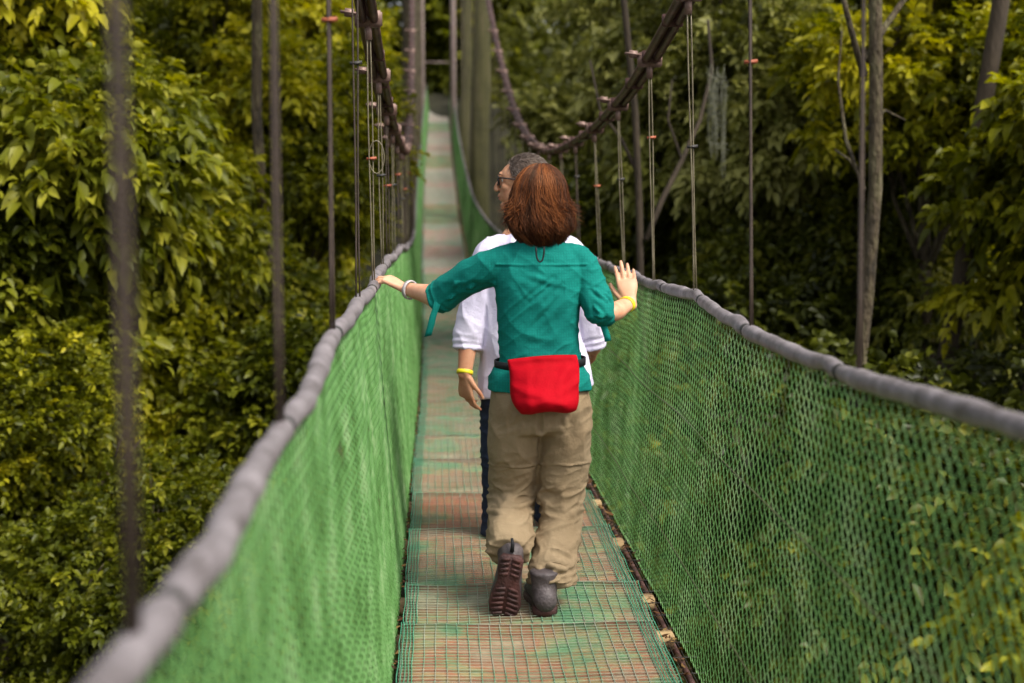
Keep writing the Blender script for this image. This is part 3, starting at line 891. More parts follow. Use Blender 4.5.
fl(533, 562, 575, 571, .010, .010, 4.69); fl(532, 577, 577, 566, .009, .009, 4.68); fl(538, 584, 574, 578, .007, .008, 4.67); fl(548, 545, 575, 556, .009, .006, 4.74)
fl(548, 398, 582, 400, .004, .003, 4.76); fl(497, 400, 532, 398, .004, .003, 4.76)
lay = [((np.array([[10], [8], [24]]) * np.array(Matrix.Rotation(R(20), 3, 'Y'))), .0028, True), ((np.array([[9], [6], [7]]) * np.array(Matrix.Rotation(R(-40), 3, 'Y'))), .004, True), ((6, 6, 6), .007, False)]
rg = []
for (x, y, d, w, a, wob) in ((514, 464, 4.94, .0035, .006, .003), (564, 463, 4.905, .0035, .006, .003), (513, 492, 4.97, .008, .007, .012), (512, 500, 4.96, .009, .010, .014),
                             (511, 511, 4.93, .007, .008, .010), (509, 545, 4.77, .008, .006, .012), (563, 484, 4.91, .008, .004, .015), (562, 503, 4.91, .008, .004, .014),
                             (554, 566, 4.785, .008, .009, .010), (554, 573, 4.775, .007, .009, .008), (553, 580, 4.76, .006, .009, .006)):
    rg.append((W(x, y, d), (.0, .0 if y > 540 else .15, 1), w, a, .13, wob))
cloth(tme, fo, lay, rings=rg)
zk = W(512, 468, 4.95).z; zh = W(512, 430, 4.95).z
mk = lambda V_: np.clip((zk - V_[:, 2]) / .06, 0, 1)
cloth(tme, [], [((np.array([[8], [7], [19]]) * np.array(Matrix.Rotation(R(24), 3, 'Y'))), .0085, True), ((np.array([[15], [12], [9]]) * np.array(Matrix.Rotation(R(-50), 3, 'Y'))), .005, True)], mask=mk)
mk2 = lambda V_: np.clip((V_[:, 2] - zk) / .04, 0, 1)
cloth(tme, [], [((np.array([[16], [6], [7]]) * np.array(Matrix.Rotation(R(18), 3, 'Y'))), .0055, True)], mask=mk2)
finish(tme, 'trousers', M_khaki, woman)
# belt webbing
be = MB(); cb_ = W(540, 362, hipd); n = 48
for rr, h in (((.158, .117), .026),):
    V = []; q = []
    for i in range(n):
        a = i * 2 * math.pi / n
        for ex, hz in ((0, -h / 2), (.004, -h / 2), (.004, h / 2), (0, h / 2)):
            V.append((cb_ + Vector((math.cos(a) * (rr[0] + ex), math.sin(a) * (rr[1] + ex), hz + .012 * math.cos(a)*.4)))[:])
    for i in range(n):
        for j in range(4): q.append([i * 4 + j, i * 4 + (j + 1) % 4, ((i + 1) % n) * 4 + (j + 1) % 4, ((i + 1) % n) * 4 + j])
    be.add(V, q)
be.build('belt', M_belt, woman, smooth=False)
# red waist pouch
pm = MB(); nu, nv = 26, 22
tl_, tr_, br_, bl_ = W(507, 360, 4.752), W(577, 355, 4.752), W(581, 407, 4.70), W(516, 416, 4.70)
Vf = []; Vb = []
for j in range(nv):
    v = j / (nv - 1)
    for i in range(nu):
        u = i / (nu - 1)
        u2 = .5 + (u - .5) * (1 - .16 * max(0, (v - .72) / .28) ** 2 + .03 * math.sin(v * 3))
        p = tl_.lerp(tr_, u2).lerp(bl_.lerp(br_, u2), v) + Vector((.004 * math.sin(v * 7), 0, -.012 * math.sin(math.pi * u) * v + .006 * math.sin(math.pi * u) * (1 - v) - .004 * math.sin(u * 9) * v))
        e = (max(0., min(u, 1 - u)) * 2) ; ev = min(1, (1 - v) * 5) 
        th = (.012 + .075 * v ** 1.1) * min(1, e * 1.9) ** .6 * min(1, (1 - v) * 4.5 + .0) ** .6
        wr = .013 * noise.noise(Vector((u * 3.1 + 4, v * 3.2 + u * 1.5, 3))) + .0035 * noise.noise(Vector((u * 8, v * 8 + u * 4, 1)))
        wr -= .010 * math.exp(-((v - .12) / .035) ** 2) * min(1, e * 4)
        wr += .012 * math.exp(-((v - .45 - .5 * u) / .07) ** 2) * (1 - u) + .009 * math.exp(-((v - .95 + .5 * u) / .06) ** 2) * u
        wr += .008 * math.exp(-((u - .18 - .12 * (1 - v)) / .05) ** 2) * v
        p2 = p + Vector((0, -th - wr, .010 * math.sin(u * 5)*v))
        Vf.append(p2[:]); Vb.append((p + Vector((0, .05 * v + .02, 0)))[:])
q = []
N0 = nu * nv
for j in range(nv - 1):
    for i in range(nu - 1):
        a = j * nu + i; q.append([a, a + nu, a + nu + 1, a + 1]); q.append([N0 + a, N0 + a + 1, N0 + a + nu + 1, N0 + a + nu])
for i in range(nu - 1):
    q.append([i, i + 1, N0 + i + 1, N0 + i]); a = (nv - 1) * nu + i; q.append([a, N0 + a, N0 + a + 1, a + 1])
for j in range(nv - 1):
    a = j * nu; q.append([a, N0 + a, N0 + a + nu, a + nu]); a = j * nu + nu - 1; q.append([a, a + nu, N0 + a + nu, N0 + a])
pm.add(Vf + Vb, q)
po = pm.build('waist_pouch', M_red, woman, smooth=True)
sd = po.modifiers.new('s', 'SUBSURF'); sd.levels = 1; sd.render_levels = 1
# boots
rh = W(546, 621, 4.66); rh.z = float(zdeck(4.66)) + .012
boot(woman, rh, rh + Vector((-.012, .27, .0)), Vector((0, 0, 1)), w=.056, shaft=.085)
lb_heel, lb_toe = W(512, 556, 4.655), W(502, 621, 4.70)
bl = boot(woman, lb_heel, lb_toe, Vector((.1, 1, .15)), w=.056, shaft=.05, shaftdir=Vector((0, .75, .6)))
mb = MB(); c = W(512, 546, 4.67)
mb.tube([c + Vector((0, 0, -.02)), c + Vector((.002, -.006, .006)), c + Vector((0, .004, .026))], [.008, .007, .005], 6)
mb.build('pull_tab', M_belt, bl)
ringband(Lw.lerp(Le, .12), Lw - Le, .0305, .016, .006, M_silver, 'watch', woman, .9, (0, 0, 1))
ringband(Rw.lerp(Re, .12), Rw - Re, .0285, .019, .0035, M_yellow, 'wristband', woman, .9)

# hair: dark under-shell plus many locks
prof = [(162, 0), (164, 9), (168, 16.5), (175, 23.5), (185, 28.5), (197, 31), (207, 33), (215, 35), (222, 34.5), (230, 31.5), (238, 26), (246, 18), (252, 8)]
py_ = np.array([p[0] for p in prof], float); pr_ = np.array([p[1] for p in prof], float)
cx_px = lambda y: np.interp(y, [162, 200, 245], [541, 540, 541])
s_w = F / 4.88
def hairpt(y, th, k=1.0):
    c = W(float(cx_px(y)), y, 4.88)
    r = np.interp(y, py_, pr_) / s_w * k * .93
    dpt = r * 1.08 if math.sin(th) > 0 else r * 1.0
    # face opening at the front: hair kept to sides
    return c + Vector((r * math.cos(th), dpt * math.sin(th) + .012 - .03 * min(1, max(0, (y - 215) / 30)), 0))
sh = MB(); rows = []
for y in np.linspace(168.5, 243, 26):
    rows.append((W(float(cx_px(y)), y, 4.88) + Vector((0, .008 - .03 * min(1, max(0, (y - 215) / 30)), 0)), float(np.interp(y, py_, pr_)) / s_w * .78, float(np.interp(y, py_, pr_)) / s_w * .82))
sh.loft(rows[::3] + [rows[-1]], n=30, caps=(.2, .6))
hs_ = remesh(sh, .006, 2)
cloth(hs_, [], [((40, 40, 6), .006, False)])
at = hs_.attributes.new('tone', 'FLOAT', 'POINT'); at.data.foreach_set('value', np.full(len(hs_.vertices), .12, np.float32))
finish(hs_, 'hair', M_auburn, woman)
hair_root = woman.children[-1] if woman.children else None
hair_root = bpy.data.objects[[o.name for o in woman.children if o.name.startswith('hair')][0]]
lk = MB(); hr_ = random.Random(3)
for i in range(9000):
    th = hr_.uniform(0, 2 * math.pi)
    fr = math.sin(th)
    if fr > .55 and hr_.random() < .75: continue
    y0 = 163.2 + abs(hr_.gauss(0, 7)) if hr_.random() < .6 else hr_.uniform(165, 218)
    layer = hr_.uniform(.90, 1.03)
    ye = hr_.choice([hr_.uniform(205, 225), hr_.uniform(225, 250), hr_.uniform(228, 250)])
    if ye < y0 + 12: ye = y0 + 14
    clump = noise.noise(Vector((math.cos(th) * 3.2, math.sin(th) * 3.2, ye * .02))); c2 = noise.noise(Vector((th * 7, 3.3, ye * .03)))
    flip = (hr_.uniform(-.3, 1.0) * (.014 + .026 * max(0, math.cos(th)) ** 2 + .018 * max(0, -math.cos(th)) ** 2)) * (1 + 1.5 * c2)
    if ye > 236: flip *= .1
    m = 13; pts = []
    cw = hr_.uniform(10, 16); cp = clump * 12 + c2 * 5
    sway = hr_.uniform(-.16, .16) + .6 * clump + .4 * c2
    for j in range(m):
        t = j / (m - 1); y = y0 + (ye - y0) * t
        a = th + sway * t * t + .05 * math.sin(t * 7 + i * .7 + clump * 9)
        k = layer * (1 - .05 * t * math.sin(th * 6 + 1) ** 2) + .07 * c2 * math.sin(t * math.pi) + .05 * clump + .05 * t * math.sin(t * 8 + clump * 14 + c2 * 6)
        p = hairpt(y, a, k)
        out = Vector((math.cos(a), math.sin(a), 0)); tg = Vector((-math.sin(a), math.cos(a), 0))
        p += tg * (.009 * t * t * math.sin(cw * t + cp)) + out * (.007 * t * t * math.cos(cw * t + cp))
        p += out * flip * max(0, (t - .7) / .3) ** 1.6 + Vector((0, 0, flip * .35 * max(0, (t - .82) / .18)))
        pts.append(p)
    w = hr_.uniform(.0005, .0011)
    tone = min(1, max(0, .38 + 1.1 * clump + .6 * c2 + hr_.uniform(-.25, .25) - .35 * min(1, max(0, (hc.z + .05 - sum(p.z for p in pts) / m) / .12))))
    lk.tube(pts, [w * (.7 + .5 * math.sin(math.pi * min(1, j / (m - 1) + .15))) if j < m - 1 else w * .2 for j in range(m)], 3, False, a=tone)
for i in range(620):       # curled-out side locks and a few loose hairs; lit look put into their tone
    loose = i > 520
    side_a = 0 if i % 2 else math.pi
    th = side_a + hr_.gauss(0, .45) if not loose else hr_.uniform(math.pi, 2 * math.pi)
    g_ = int((th * 5 + 40) // 1); pr3 = random.Random(g_ + (7 if i % 3 else 0))
    y0 = hr_.uniform(178, 196); ye = pr3.uniform(208, 226) + hr_.gauss(0, 1.5)
    fl_ = pr3.uniform(.008, .024) if not loose else hr_.uniform(.004, .016)
    m = 12; pts = []
    for j in range(m):
        t = j / (m - 1); y = y0 + (ye - y0) * t
        a = th + (.25 * math.sin(g_) * t) + .02 * math.sin(t * 9 + i)
        u_ = max(0, (t - .55) / .45)
        p = hairpt(y, a, 1.0 + (.03 if loose else 0)) + Vector((math.cos(a), math.sin(a), 0)) * fl_ * u_ ** 1.4 + Vector((0, 0, fl_ * .75 * max(0, (t - .75) / .25) ** 1.5))
        pts.append(p)
    w = hr_.uniform(.0006, .0012) if not loose else .0004
    lk.tube(pts, [w] * (m - 1) + [w * .2], 3, False, a=min(1, max(0, .55 + hr_.uniform(-.2, .35) + .3 * math.sin(g_ * 2))))
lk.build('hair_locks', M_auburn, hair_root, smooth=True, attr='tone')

# ------------------------------------------------------------------ man
man = empty('person', (0, 0, 0))
tag(man, 'grey haired man with glasses and loose white shirt, hidden behind the woman and looking left', 'person')
md = 5.75
mb_ = MB()
HC = W(522, 184.5, 5.76)
Fd = Vector((-1, .12, .02)).normalized(); Ud = Vector((0, 0, 1)); Ud = (Ud - Fd * Fd.dot(Ud)).normalized(); Sd = Vector((0, -1, 0)); Sd = (Sd - Fd * Fd.dot(Sd) - Ud * Ud.dot(Sd)).normalized()
HM = Matrix((Fd, Sd, Ud)).transposed()
H = lambda f, u, s=0.: HC + Fd * f + Ud * u + Sd * s
mb_.ball(H(-.012, .028), (.092, .072, .083), HM, 28)
mb_.ball(H(.035, .02), (.056, .062, .068), HM, 24)
mb_.ball(H(.034, -.035), (.056, .056, .062), HM, 24)
mb_.ball(H(.058, -.088), (.030, .034, .022), HM)
mb_.ball(H(.03, -.078, .0), (.045, .045, .03), HM)
mb_.loft([(H(.084, .040), .012, .03), (H(.089, .030), .012, .032)], lat=Fd, n=12)   # brow
mb_.loft([(H(.084, .018), .009, .008), (H(.098, .002), .010, .009), (H(.104, -.014), .010, .011), (H(.105, -.022), .010, .011)], lat=Sd, n=14, capn=3)
mb_.ball(H(.101, -.024, .011), (.009, .006, .007), HM); mb_.ball(H(.101, -.024, -.011), (.009, .006, .007), HM)
mb_.ball(H(.086, -.046), (.013, .022, .010), HM); mb_.ball(H(.088, -.050), (.010, .018, .005), HM); mb_.ball(H(.084, -.062), (.010, .017, .006), HM)
mb_.ball(H(.058, -.012, .036), (.026, .018, .02), HM); mb_.ball(H(.058, -.012, -.036), (.026, .018, .02), HM)
for s_ in (1, -1):
    mb_.loft([(H(-.012, .018, .070 * s_), .012, .005), (H(-.016, .0, .074 * s_), .016, .006), (H(-.008, -.028, .070 * s_), .009, .005)], lat=Fd, n=12)
mb_.loft([(H(-.02, -.03), .052, .055), (H(-.022, -.075), .052, .054), (W(528, 222, 5.76), .055, .057), (W(530, 235, 5.76), .075, .07)], lat=(1, 0, 0), n=24)
mb_.loft([(W(530, 390, md), .165, .11), (W(530, 340, md), .15, .10), (W(530, 280, md), .17, .10), (W(530, 250, md), .18, .095), (W(530, 238, md), .12, .07)], n=30)
MLs, MLe, MLw = W(488, 254, md), W(471, 318, 5.74), W(464.5, 375, 5.66)
mb_.loft([(MLs, .05, .05), (MLs.lerp(MLe, .5), .046, .048), (MLe, .042, .044), (MLe.lerp(MLw, .3), .042, .042), (MLe.lerp(MLw, .7), .034, .032), (MLw, .028, .022)])
hand(mb_, MLw, W(465.5, 389, 5.66) - MLw + Vector((0, .01, 0)), Vector((-.75, -.65, 0)), .188, .05, (.32, .42, .55, .65), thumb_side=-1, thumb_open=.45, bend=(.9, 1., .7), wristr=.027)
MRs, MRe, MRw = W(573, 252, md), W(588, 330, 5.76), W(594, 350, 5.98)
mb_.loft([(MRs, .05, .05), (MRs.lerp(MRe, .5), .046, .048), (MRe, .042, .044), (MRe.lerp(MRw, .7), .034, .032), (MRw, .028, .022)])
hand(mb_, MRw, Vector((0, 1, -.3)), Vector((1, 0, .2)), .165, .08, (.35, .42, .5, .55), thumb_side=1, thumb_open=.4)
mb_.loft([(W(508, 395, md), .08, .085), (W(507, 440, md), .068, .075), (W(505, 480, md), .055, .06), (W(503, 510, md), .05, .055), (W(500, 538, md), .034, .034)])
mb_.loft([(W(552, 395, md), .08, .085), (W(552, 440, md + .1), .068, .075), (W(552, 475, md + .15), .055, .06), (W(550, 500, md + .2), .05, .055), (W(548, 520, md + .25), .034, .034)])
mme = remesh(mb_, .0034, 2)
finish(mme, 'body', M_skin_m, man)
# eyes and glasses
for s_ in (1, -1):
    e = MB(); e.ball(H(.070, .016, .031 * s_), (.0125, .0125, .0125), HM); eo = e.build('eye', M_eye, man, smooth=True)
    e = MB(); e.ball(H(.079, .016, .031 * s_), (.0045, .0055, .0055), HM); e.build('iris', M_pupil, eo, smooth=True)
g = MB()
for s_ in (1, -1):
    cc = lambda a, b: H(.098 - .004 * abs(b) / .02, .014 + a, .034 * s_ + b)
    rect = [cc(.017, -.024), cc(.018, 0), cc(.017, .024), cc(0, .027), cc(-.015, .022), cc(-.017, 0), cc(-.015, -.022), cc(0, -.026), cc(.017, -.024)]
    g.tube(rect, .0032, 6)
    g.tube([H(.095, .026, .060 * s_), H(.075, .026, .074 * s_), H(.03, .022, .078 * s_), H(-.012, .018, .078 * s_), H(-.03, .0, .074 * s_)], .0034, 6)
g.tube([H(.098, .018, -.012), H(.101, .020, 0), H(.098, .018, .012)], .003, 6)
g.build('glasses', M_glasses, man)
# lips tint: thin mesh hugging the mouth
M_lip, _, _ = mat('lips', (.36, .11, .08), .5)
l_ = MB(); l_.ball(H(.0905, -.0500), (.0085, .018, .0042), HM, 14); l_.ball(H(.0875, -.0605), (.0082, .016, .0048), HM, 14)
l_.build('lips', M_lip, man, smooth=True)
# brow hair
l_ = MB()
for s_ in (1, -1): l_.tube([H(.093, .036, .012 * s_), H(.092, .041, .03 * s_), H(.080, .037, .05 * s_)], [.0025, .003, .0015], 5)
l_.build('eyebrows', M_greyhair, man)
# hair cap and short strands
hcap = MB(); hcap.ball(H(-.020, .036), (.093, .078, .087), HM, 28); hcap.ball(H(-.045, -.005), (.066, .070, .075), HM, 24)
hcm = remesh(hcap, .005, 2)
V = vcos(hcm); L_ = (V - np.array(HC[:])) @ np.array(HM)
cut = (L_[:, 0] > .052) & (L_[:, 2] < .085) | (L_[:, 0] > .015) & (L_[:, 2] < .03) | (L_[:, 0] > .07)
Vn = V.copy(); cc = np.array(H(-.012, .02)[:]); Vn[cut] = cc + (V[cut] - cc) * .82
hcm.vertices.foreach_set('co', Vn.astype(np.float32).ravel()); hcm.update()
at = hcm.attributes.new('tone', 'FLOAT', 'POINT'); at.data.foreach_set('value', np.full(len(hcm.vertices), .25, np.float32))
mh = finish(hcm, 'hair', M_greyhair, man)
st = MB(); hr2 = random.Random(9)
idx = [i for i in range(len(V)) if not cut[i]]
NN = vnors(hcm)
for i in range(3600):
    k = hr2.choice(idx); p = Vector(V[k]) ; nrm = Vector(NN[k])
    back = (-Fd * .8 - Ud * .45 + Vector((hr2.uniform(-.4, .4), hr2.uniform(-.4, .4), hr2.uniform(-.3, .3))))
    back = (back - nrm * nrm.dot(back)).normalized()
    L = hr2.uniform(.012, .028)
    st.tube([p - nrm * .002, p + nrm * .005 + back * L * .5, p + nrm * .006 + back * L], [.0009, .0008, .0003], 3, False, a=min(1, max(0, hr2.gauss(.5, .28))))
st.build('hair_strands', M_greyhair, mh, attr='tone')
# shirt
ms = MB()
ms.loft([(W(536, 390, md), .245, .15), (W(534, 370, md), .232, .145), (W(531, 340, md), .212, .135), (W(530, 300, md), .205, .13), (W(530, 268, md), .195, .125), (W(530, 252, md), .178, .11), (W(530, 241, md), .145, .09), (W(530, 231, md), .09, .07), (W(529, 224, 5.755), .066, .062)], n=40, caps=(.08, .1), sq=2.2)
ms.loft([(W(500, 248, md), .06, .065), (W(489, 256, md), .068, .075), (W(481, 285, md), .066, .075), (W(473, 315, 5.74), .067, .074), (W(469, 338, 5.73), .066, .07)], lat=(1, 0, 0), caps=(1, .1))
ms.loft([(W(560, 248, md), .06, .065), (W(571, 256, md), .068, .075), (W(578, 285, md), .066, .075), (W(586, 315, 5.76), .066, .072), (W(590, 334, 5.77), .062, .066)], lat=(1, 0, 0), caps=(1, .1))
cuff(ms, W(468, 336, 5.73), W(467, 348, 5.72), .058, .012)
cuff(ms, W(591.5, 333, 5.77), W(592.5, 344, 5.78), .055, .012)
# collar
ms.loft([(W(529, 228, 5.755), .07, .068), (W(528, 221, 5.76), .062, .062)], lat=(1, 0, 0), caps=(.1, .1))
mme2 = remesh(ms, .005, 4)
fo = []
for a in ((480, 262, 474, 330, .010, .007, 5.64), (490, 275, 482, 345, .010, .007, 5.63), (488, 300, 484, 380, .010, .008, 5.62), (500, 260, 488, 300, .01, .006, 5.63), (497, 320, 492, 385, .010, .006, 5.61),
          (464, 310, 478, 340, .008, .007, 5.64), (462, 325, 474, 346, .007, .006, 5.64), (590, 345, 597, 386, .010, .008, 5.65), (596, 310, 604, 335, .008, .006, 5.68), (583, 300, 590, 380, .01, .006, 5.63), (482, 240, 505, 232, .008, .004, 5.66)):
    fl(*a)
cloth(mme2, fo, [((np.array([[16], [10], [5]]) * np.array(Matrix.Rotation(R(6), 3, 'Y'))), .006, True), ((np.array([[8], [6], [14]]) * np.array(Matrix.Rotation(R(-30), 3, 'Y'))), .002, True), ((8, 8, 8), .006, False)])
finish(mme2, 'shirt', M_white, man)
jt = MB()
jt.loft([(W(530, 372, md), .165, .12), (W(530, 395, md), .175, .125), (W(530, 412, md), .17, .12)], n=36, caps=(.2, .3))
jt.loft([(W(504, 395, md), .098, .115), (W(501, 440, md), .088, .095), (W(500, 480, md), .076, .085), (W(499, 515, md), .072, .08), (W(497, 535, md), .070, .078)], n=30, caps=(1, .1))
jt.loft([(W(552, 395, md), .098, .115), (W(553, 435, md + .1), .088, .095), (W(552, 470, md + .15), .076, .085), (W(550, 500, md + .2), .070, .08), (W(549, 518, md + .22), .068, .078)], n=30, caps=(1, .1))
jm = remesh(jt, .007, 4)
cloth(jm, [], [((10, 8, 24), .006, True)])
finish(jm, 'trousers', M_navy, man)
boot(man, W(495, 549, 5.68), W(494, 540, 5.96), Vector((0, 0, 1)), w=.046, mat_u=M_shoe, mat_s=M_tape, name='shoe', shaft=.05, tread=False)
hz = W(548, 535, 5.93); hz.z = float(zdeck(5.93)) + .012
boot(man, hz, hz + Vector((.01, .28, .0)), Vector((0, 0, 1)), w=.046, mat_u=M_shoe, mat_s=M_tape, name='shoe', shaft=.05, tread=False)
ringband(MLw.lerp(MLe, .05), MLw - MLe, .031, .017, .003, M_yellow, 'wristband', man, .9)


# ------------------------------------------------------------------ foliage
def leaf_arrays(P, D, Nn, L, Wd, fold=.25, droop=.25):
    """P base points, D unit directions, Nn unit normals, L lengths, Wd half widths"""
    n = len(P); S = np.cross(D, Nn); S /= np.linalg.norm(S, axis=1)[:, None] + 1e-9
    L = L[:, None]; w = Wd[:, None]
    dn = np.array([[0, 0, -1.]])
    m0 = P; m1 = P + D * L * .36 + dn * L * droop * .08; m2 = P + D * L * .70 + dn * L * droop * .35; tp = P + D * L + dn * L * droop * .85
    up = Nn * w * fold * 2
    V = np.stack([m0, m1, m2, tp, m1 + S * w + up, m2 + S * w * .78 + up * .8, m1 - S * w + up, m2 - S * w * .78 + up * .8], 1).reshape(-1, 3)
    b = np.arange(n)[:, None] * 8
    t = np.concatenate([b + np.array([[0, 4, 1]]), b + np.array([[0, 1, 6]]), b + np.array([[2, 5, 3]]), b + np.array([[2, 3, 7]])])
    q = np.concatenate([b + np.array([[1, 4, 5, 2]]), b + np.array([[1, 2, 7, 6]])])
    return V, q, t


def unit(v): return v / (np.linalg.norm(v, axis=-1, keepdims=True) + 1e-9)


def sprays(C, O, sp, r_, tone0, twig=True):
    """C spray origins (n,3), O outward dirs; sp = dict(L, W, n, twig, droop)"""
    n = len(C); k = sp['n']
    D = unit(O * .6 + r_.normal(0, .55, (n, 3)) + np.array([0, 0, sp.get('lift', -.05)]))
    side = unit(np.cross(D, unit(np.array([0, 0, 1.]) + r_.normal(0, .25, (n, 3)))))
    upv = np.cross(side, D)
    Ls = sp['L'] * r_.uniform(.7, 1.25, n)
    tw = sp['twig'] * r_.uniform(.6, 1.3, n)
    Ps = []; Ds = []; Ns = []; LL = []; TT = []
    for j in range(k):
        f = (j + .4) / k
        s = 1 if j % 2 else -1
        last = j == k - 1
        P = C + D * (tw * f)[:, None] + np.array([0, 0, -1.]) * (tw * f * f * .3)[:, None]
        dd = D * (.55 + .5 * f) + side * (0 if last else s) * .8 + upv * .15 + r_.normal(0, .38, (n, 3)) + np.array([0, 0, -sp['droop']])
        dd = unit(dd)
        nm = unit(upv + r_.normal(0, .45, (n, 3)))
        nm = unit(nm - dd * np.sum(nm * dd, 1)[:, None])
        Ps.append(P); Ds.append(dd); Ns.append(nm); LL.append(Ls * r_.uniform(.7, 1.1, n) * (.75 + .5 * math.sin(math.pi * (.25 + .6 * f)))); TT.append(tone0 + r_.normal(0, .09, n))
    P = np.concatenate(Ps); D2 = np.concatenate(Ds); N2 = np.concatenate(Ns); L2 = np.concatenate(LL); T2 = np.concatenate(TT)
    V, q, t = leaf_arrays(P, D2, N2, L2, L2 * sp['W'], droop=sp['droop'] * 1.2 + .15)
    return V, q, t, np.repeat(T2, 8)


def crown_mesh(name, mat_, sp, radii, lobes, nsp, seed, tone=(.45, .2)):
    r_ = np.random.default_rng(seed)
    cs = []; rs = []
    for i in range(lobes):
        v = r_.normal(0, 1, 3); v /= np.linalg.norm(v); v *= r_.uniform(.25, .78)
        cs.append(v * radii); rs.append(r_.uniform(.28, .52) * np.mean(radii) * np.array([1, 1, r_.uniform(.6, .95)]))
    cs = np.array(cs); rs = np.array(rs)
    li = r_.integers(0, lobes, nsp)
    u = unit(r_.normal(0, 1, (nsp, 3)))
    u[:, 2] = np.where(u[:, 2] < -.3, u[:, 2] * .4, u[:, 2]); u = unit(u)
    rad = np.where(r_.random(nsp) < .72, r_.uniform(.82, 1.08, nsp), r_.uniform(.3, .9, nsp))
    C = cs[li] + u * rs[li] * rad[:, None]
    O = unit(u + unit(cs[li]) * .35)
    lt = r_.normal(0, tone[1] * .6, lobes)
    cl = np.array([noise.noise(Vector(c) * 1.3) for c in C])
    T = tone[0] + lt[li] + tone[1] * .5 * r_.normal(0, 1, nsp) + .25 * cl
    T = np.where(r_.random(nsp) < .05, T + .3, T)
    V, q, t, a = sprays(C, O, sp, r_, T)
    me = mesh_np(name, V, [q, t], mat_, False, {'tone': np.clip(a, 0, 1)})
    return me, cs, rs


def trunk_mesh(name, mat_, cs, h, r0, seed, lean=(0, 0)):
    """tapered trunk from -h to the crown centre with a limb into every lobe"""
    pr = random.Random(seed); mb = MB()
    pts = []; rr = []
    for i in range(12):
        t = i / 11; z = -h + h * t
        pts.append(Vector((lean[0] * (t - 1) + .06 * math.sin(t * 5 + seed), lean[1] * (t - 1) + .06 * math.cos(t * 4 + seed), z))); rr.append(r0 * (1.25 - .85 * t) * (1.3 if i == 0 else 1))
    mb.tube(pts, rr, 10)
    for c in cs:
        c = Vector(c); s = pts[pr.randint(7, 11)]
        m = s.lerp(c, .5) + Vector((pr.uniform(-.1, .1), pr.uniform(-.1, .1), pr.uniform(.0, .2)))
        mb.tube([s, s.lerp(m, .5), m, m.lerp(c, .5), c], [r0 * .35, r0 * .3, r0 * .22, r0 * .15, r0 * .05], 6)
        for _ in range(3):
            e = c + Vector((pr.uniform(-.4, .4), pr.uniform(-.4, .4), pr.uniform(-.1, .4)))
            mb.tube([m, m.lerp(e, .6) + Vector((0, 0, .05)), e], [r0 * .14, r0 * .09, r0 * .03], 5)
    return mb.mesh(name, mat_, True)


SP = {
    'broad': dict(L=.132, W=.29, n=7, twig=.32, droop=.26, lift=.0),
    'mid': dict(L=.098, W=.28, n=8, twig=.28, droop=.15, lift=.05),
    'small': dict(L=.062, W=.29, n=9, twig=.22, droop=.1, lift=.12),
    'lance': dict(L=.115, W=.22, n=8, twig=.36, droop=.35, lift=-.05),
}
PROTO = {}
def proto(key, mkey, spk, radii, lobes, nsp, seed, tone, h=6, r0=.09, bark=None):
    me, cs, rs = crown_mesh('crown', LEAF[mkey], SP[spk], np.array(radii), lobes, nsp, seed, tone)
    tm = trunk_mesh('trunk', bark or M_bark, cs, h, r0, seed)
    PROTO[key] = (me, tm)


proto('broad_y', 'yellow', 'broad', (1.5, 1.5, 1.5), 12, 2100, 1, (.50, .22))
proto('broad_m', 'mid', 'broad', (1.5, 1.5, 1.4), 12, 2100, 2, (.60, .24))
proto('mid_y', 'yellow', 'mid', (1.5, 1.5, 1.3), 14, 3100, 3, (.46, .24))
proto('mid_m', 'mid', 'mid', (1.5, 1.5, 1.4), 14, 3100, 4, (.50, .24))
proto('small_y', 'yellow', 'small', (1.5, 1.5, 1.0), 16, 4600, 5, (.42, .22))
proto('small_m', 'mid', 'small', (1.5, 1.5, 1.1), 16, 4600, 6, (.45, .22))
proto('lance_g', 'grey', 'lance', (1.5, 1.5, 1.5), 13, 2100, 7, (.50, .26))
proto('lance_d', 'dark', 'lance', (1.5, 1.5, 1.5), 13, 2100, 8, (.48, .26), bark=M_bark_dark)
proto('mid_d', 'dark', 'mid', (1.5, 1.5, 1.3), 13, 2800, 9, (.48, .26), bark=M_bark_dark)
proto('sapling', 'yellow', 'broad', (.42, .42, .36), 5, 70, 41, (.48, .2), h=5, r0=.018)
proto('sapling_wide', 'yellow', 'mid', (.34, .5, .75), 9, 110, 42, (.42, .2), h=3.5, r0=.015)
proto('mid_g', 'grey', 'mid', (1.5, 1.5, 1.5), 13, 2800, 10, (.6, .26))
proto('broad_g', 'grey', 'broad', (1.5, 1.5, 1.5), 13, 2100, 21, (.62, .26))


def plant(key, px, py, d, sc, label, cat='tree', rot=None, name=None, group=None, squash=1.0):
    me, tm = PROTO[key]
    p = W(px, py, d)
    o = empty(name or ('leafy_tree' if cat == 'tree' else 'shrub'), p)
    o.rotation_euler = (0, 0, rot if rot is not None else random.uniform(0, 6.28))
    o.scale = (sc, sc, sc * squash)
    tag(o, label, cat, group)
    c = bpy.data.objects.new('crown', me); link(c, o)
    t = bpy.data.objects.new('trunk', tm); link(t, o)
    return o


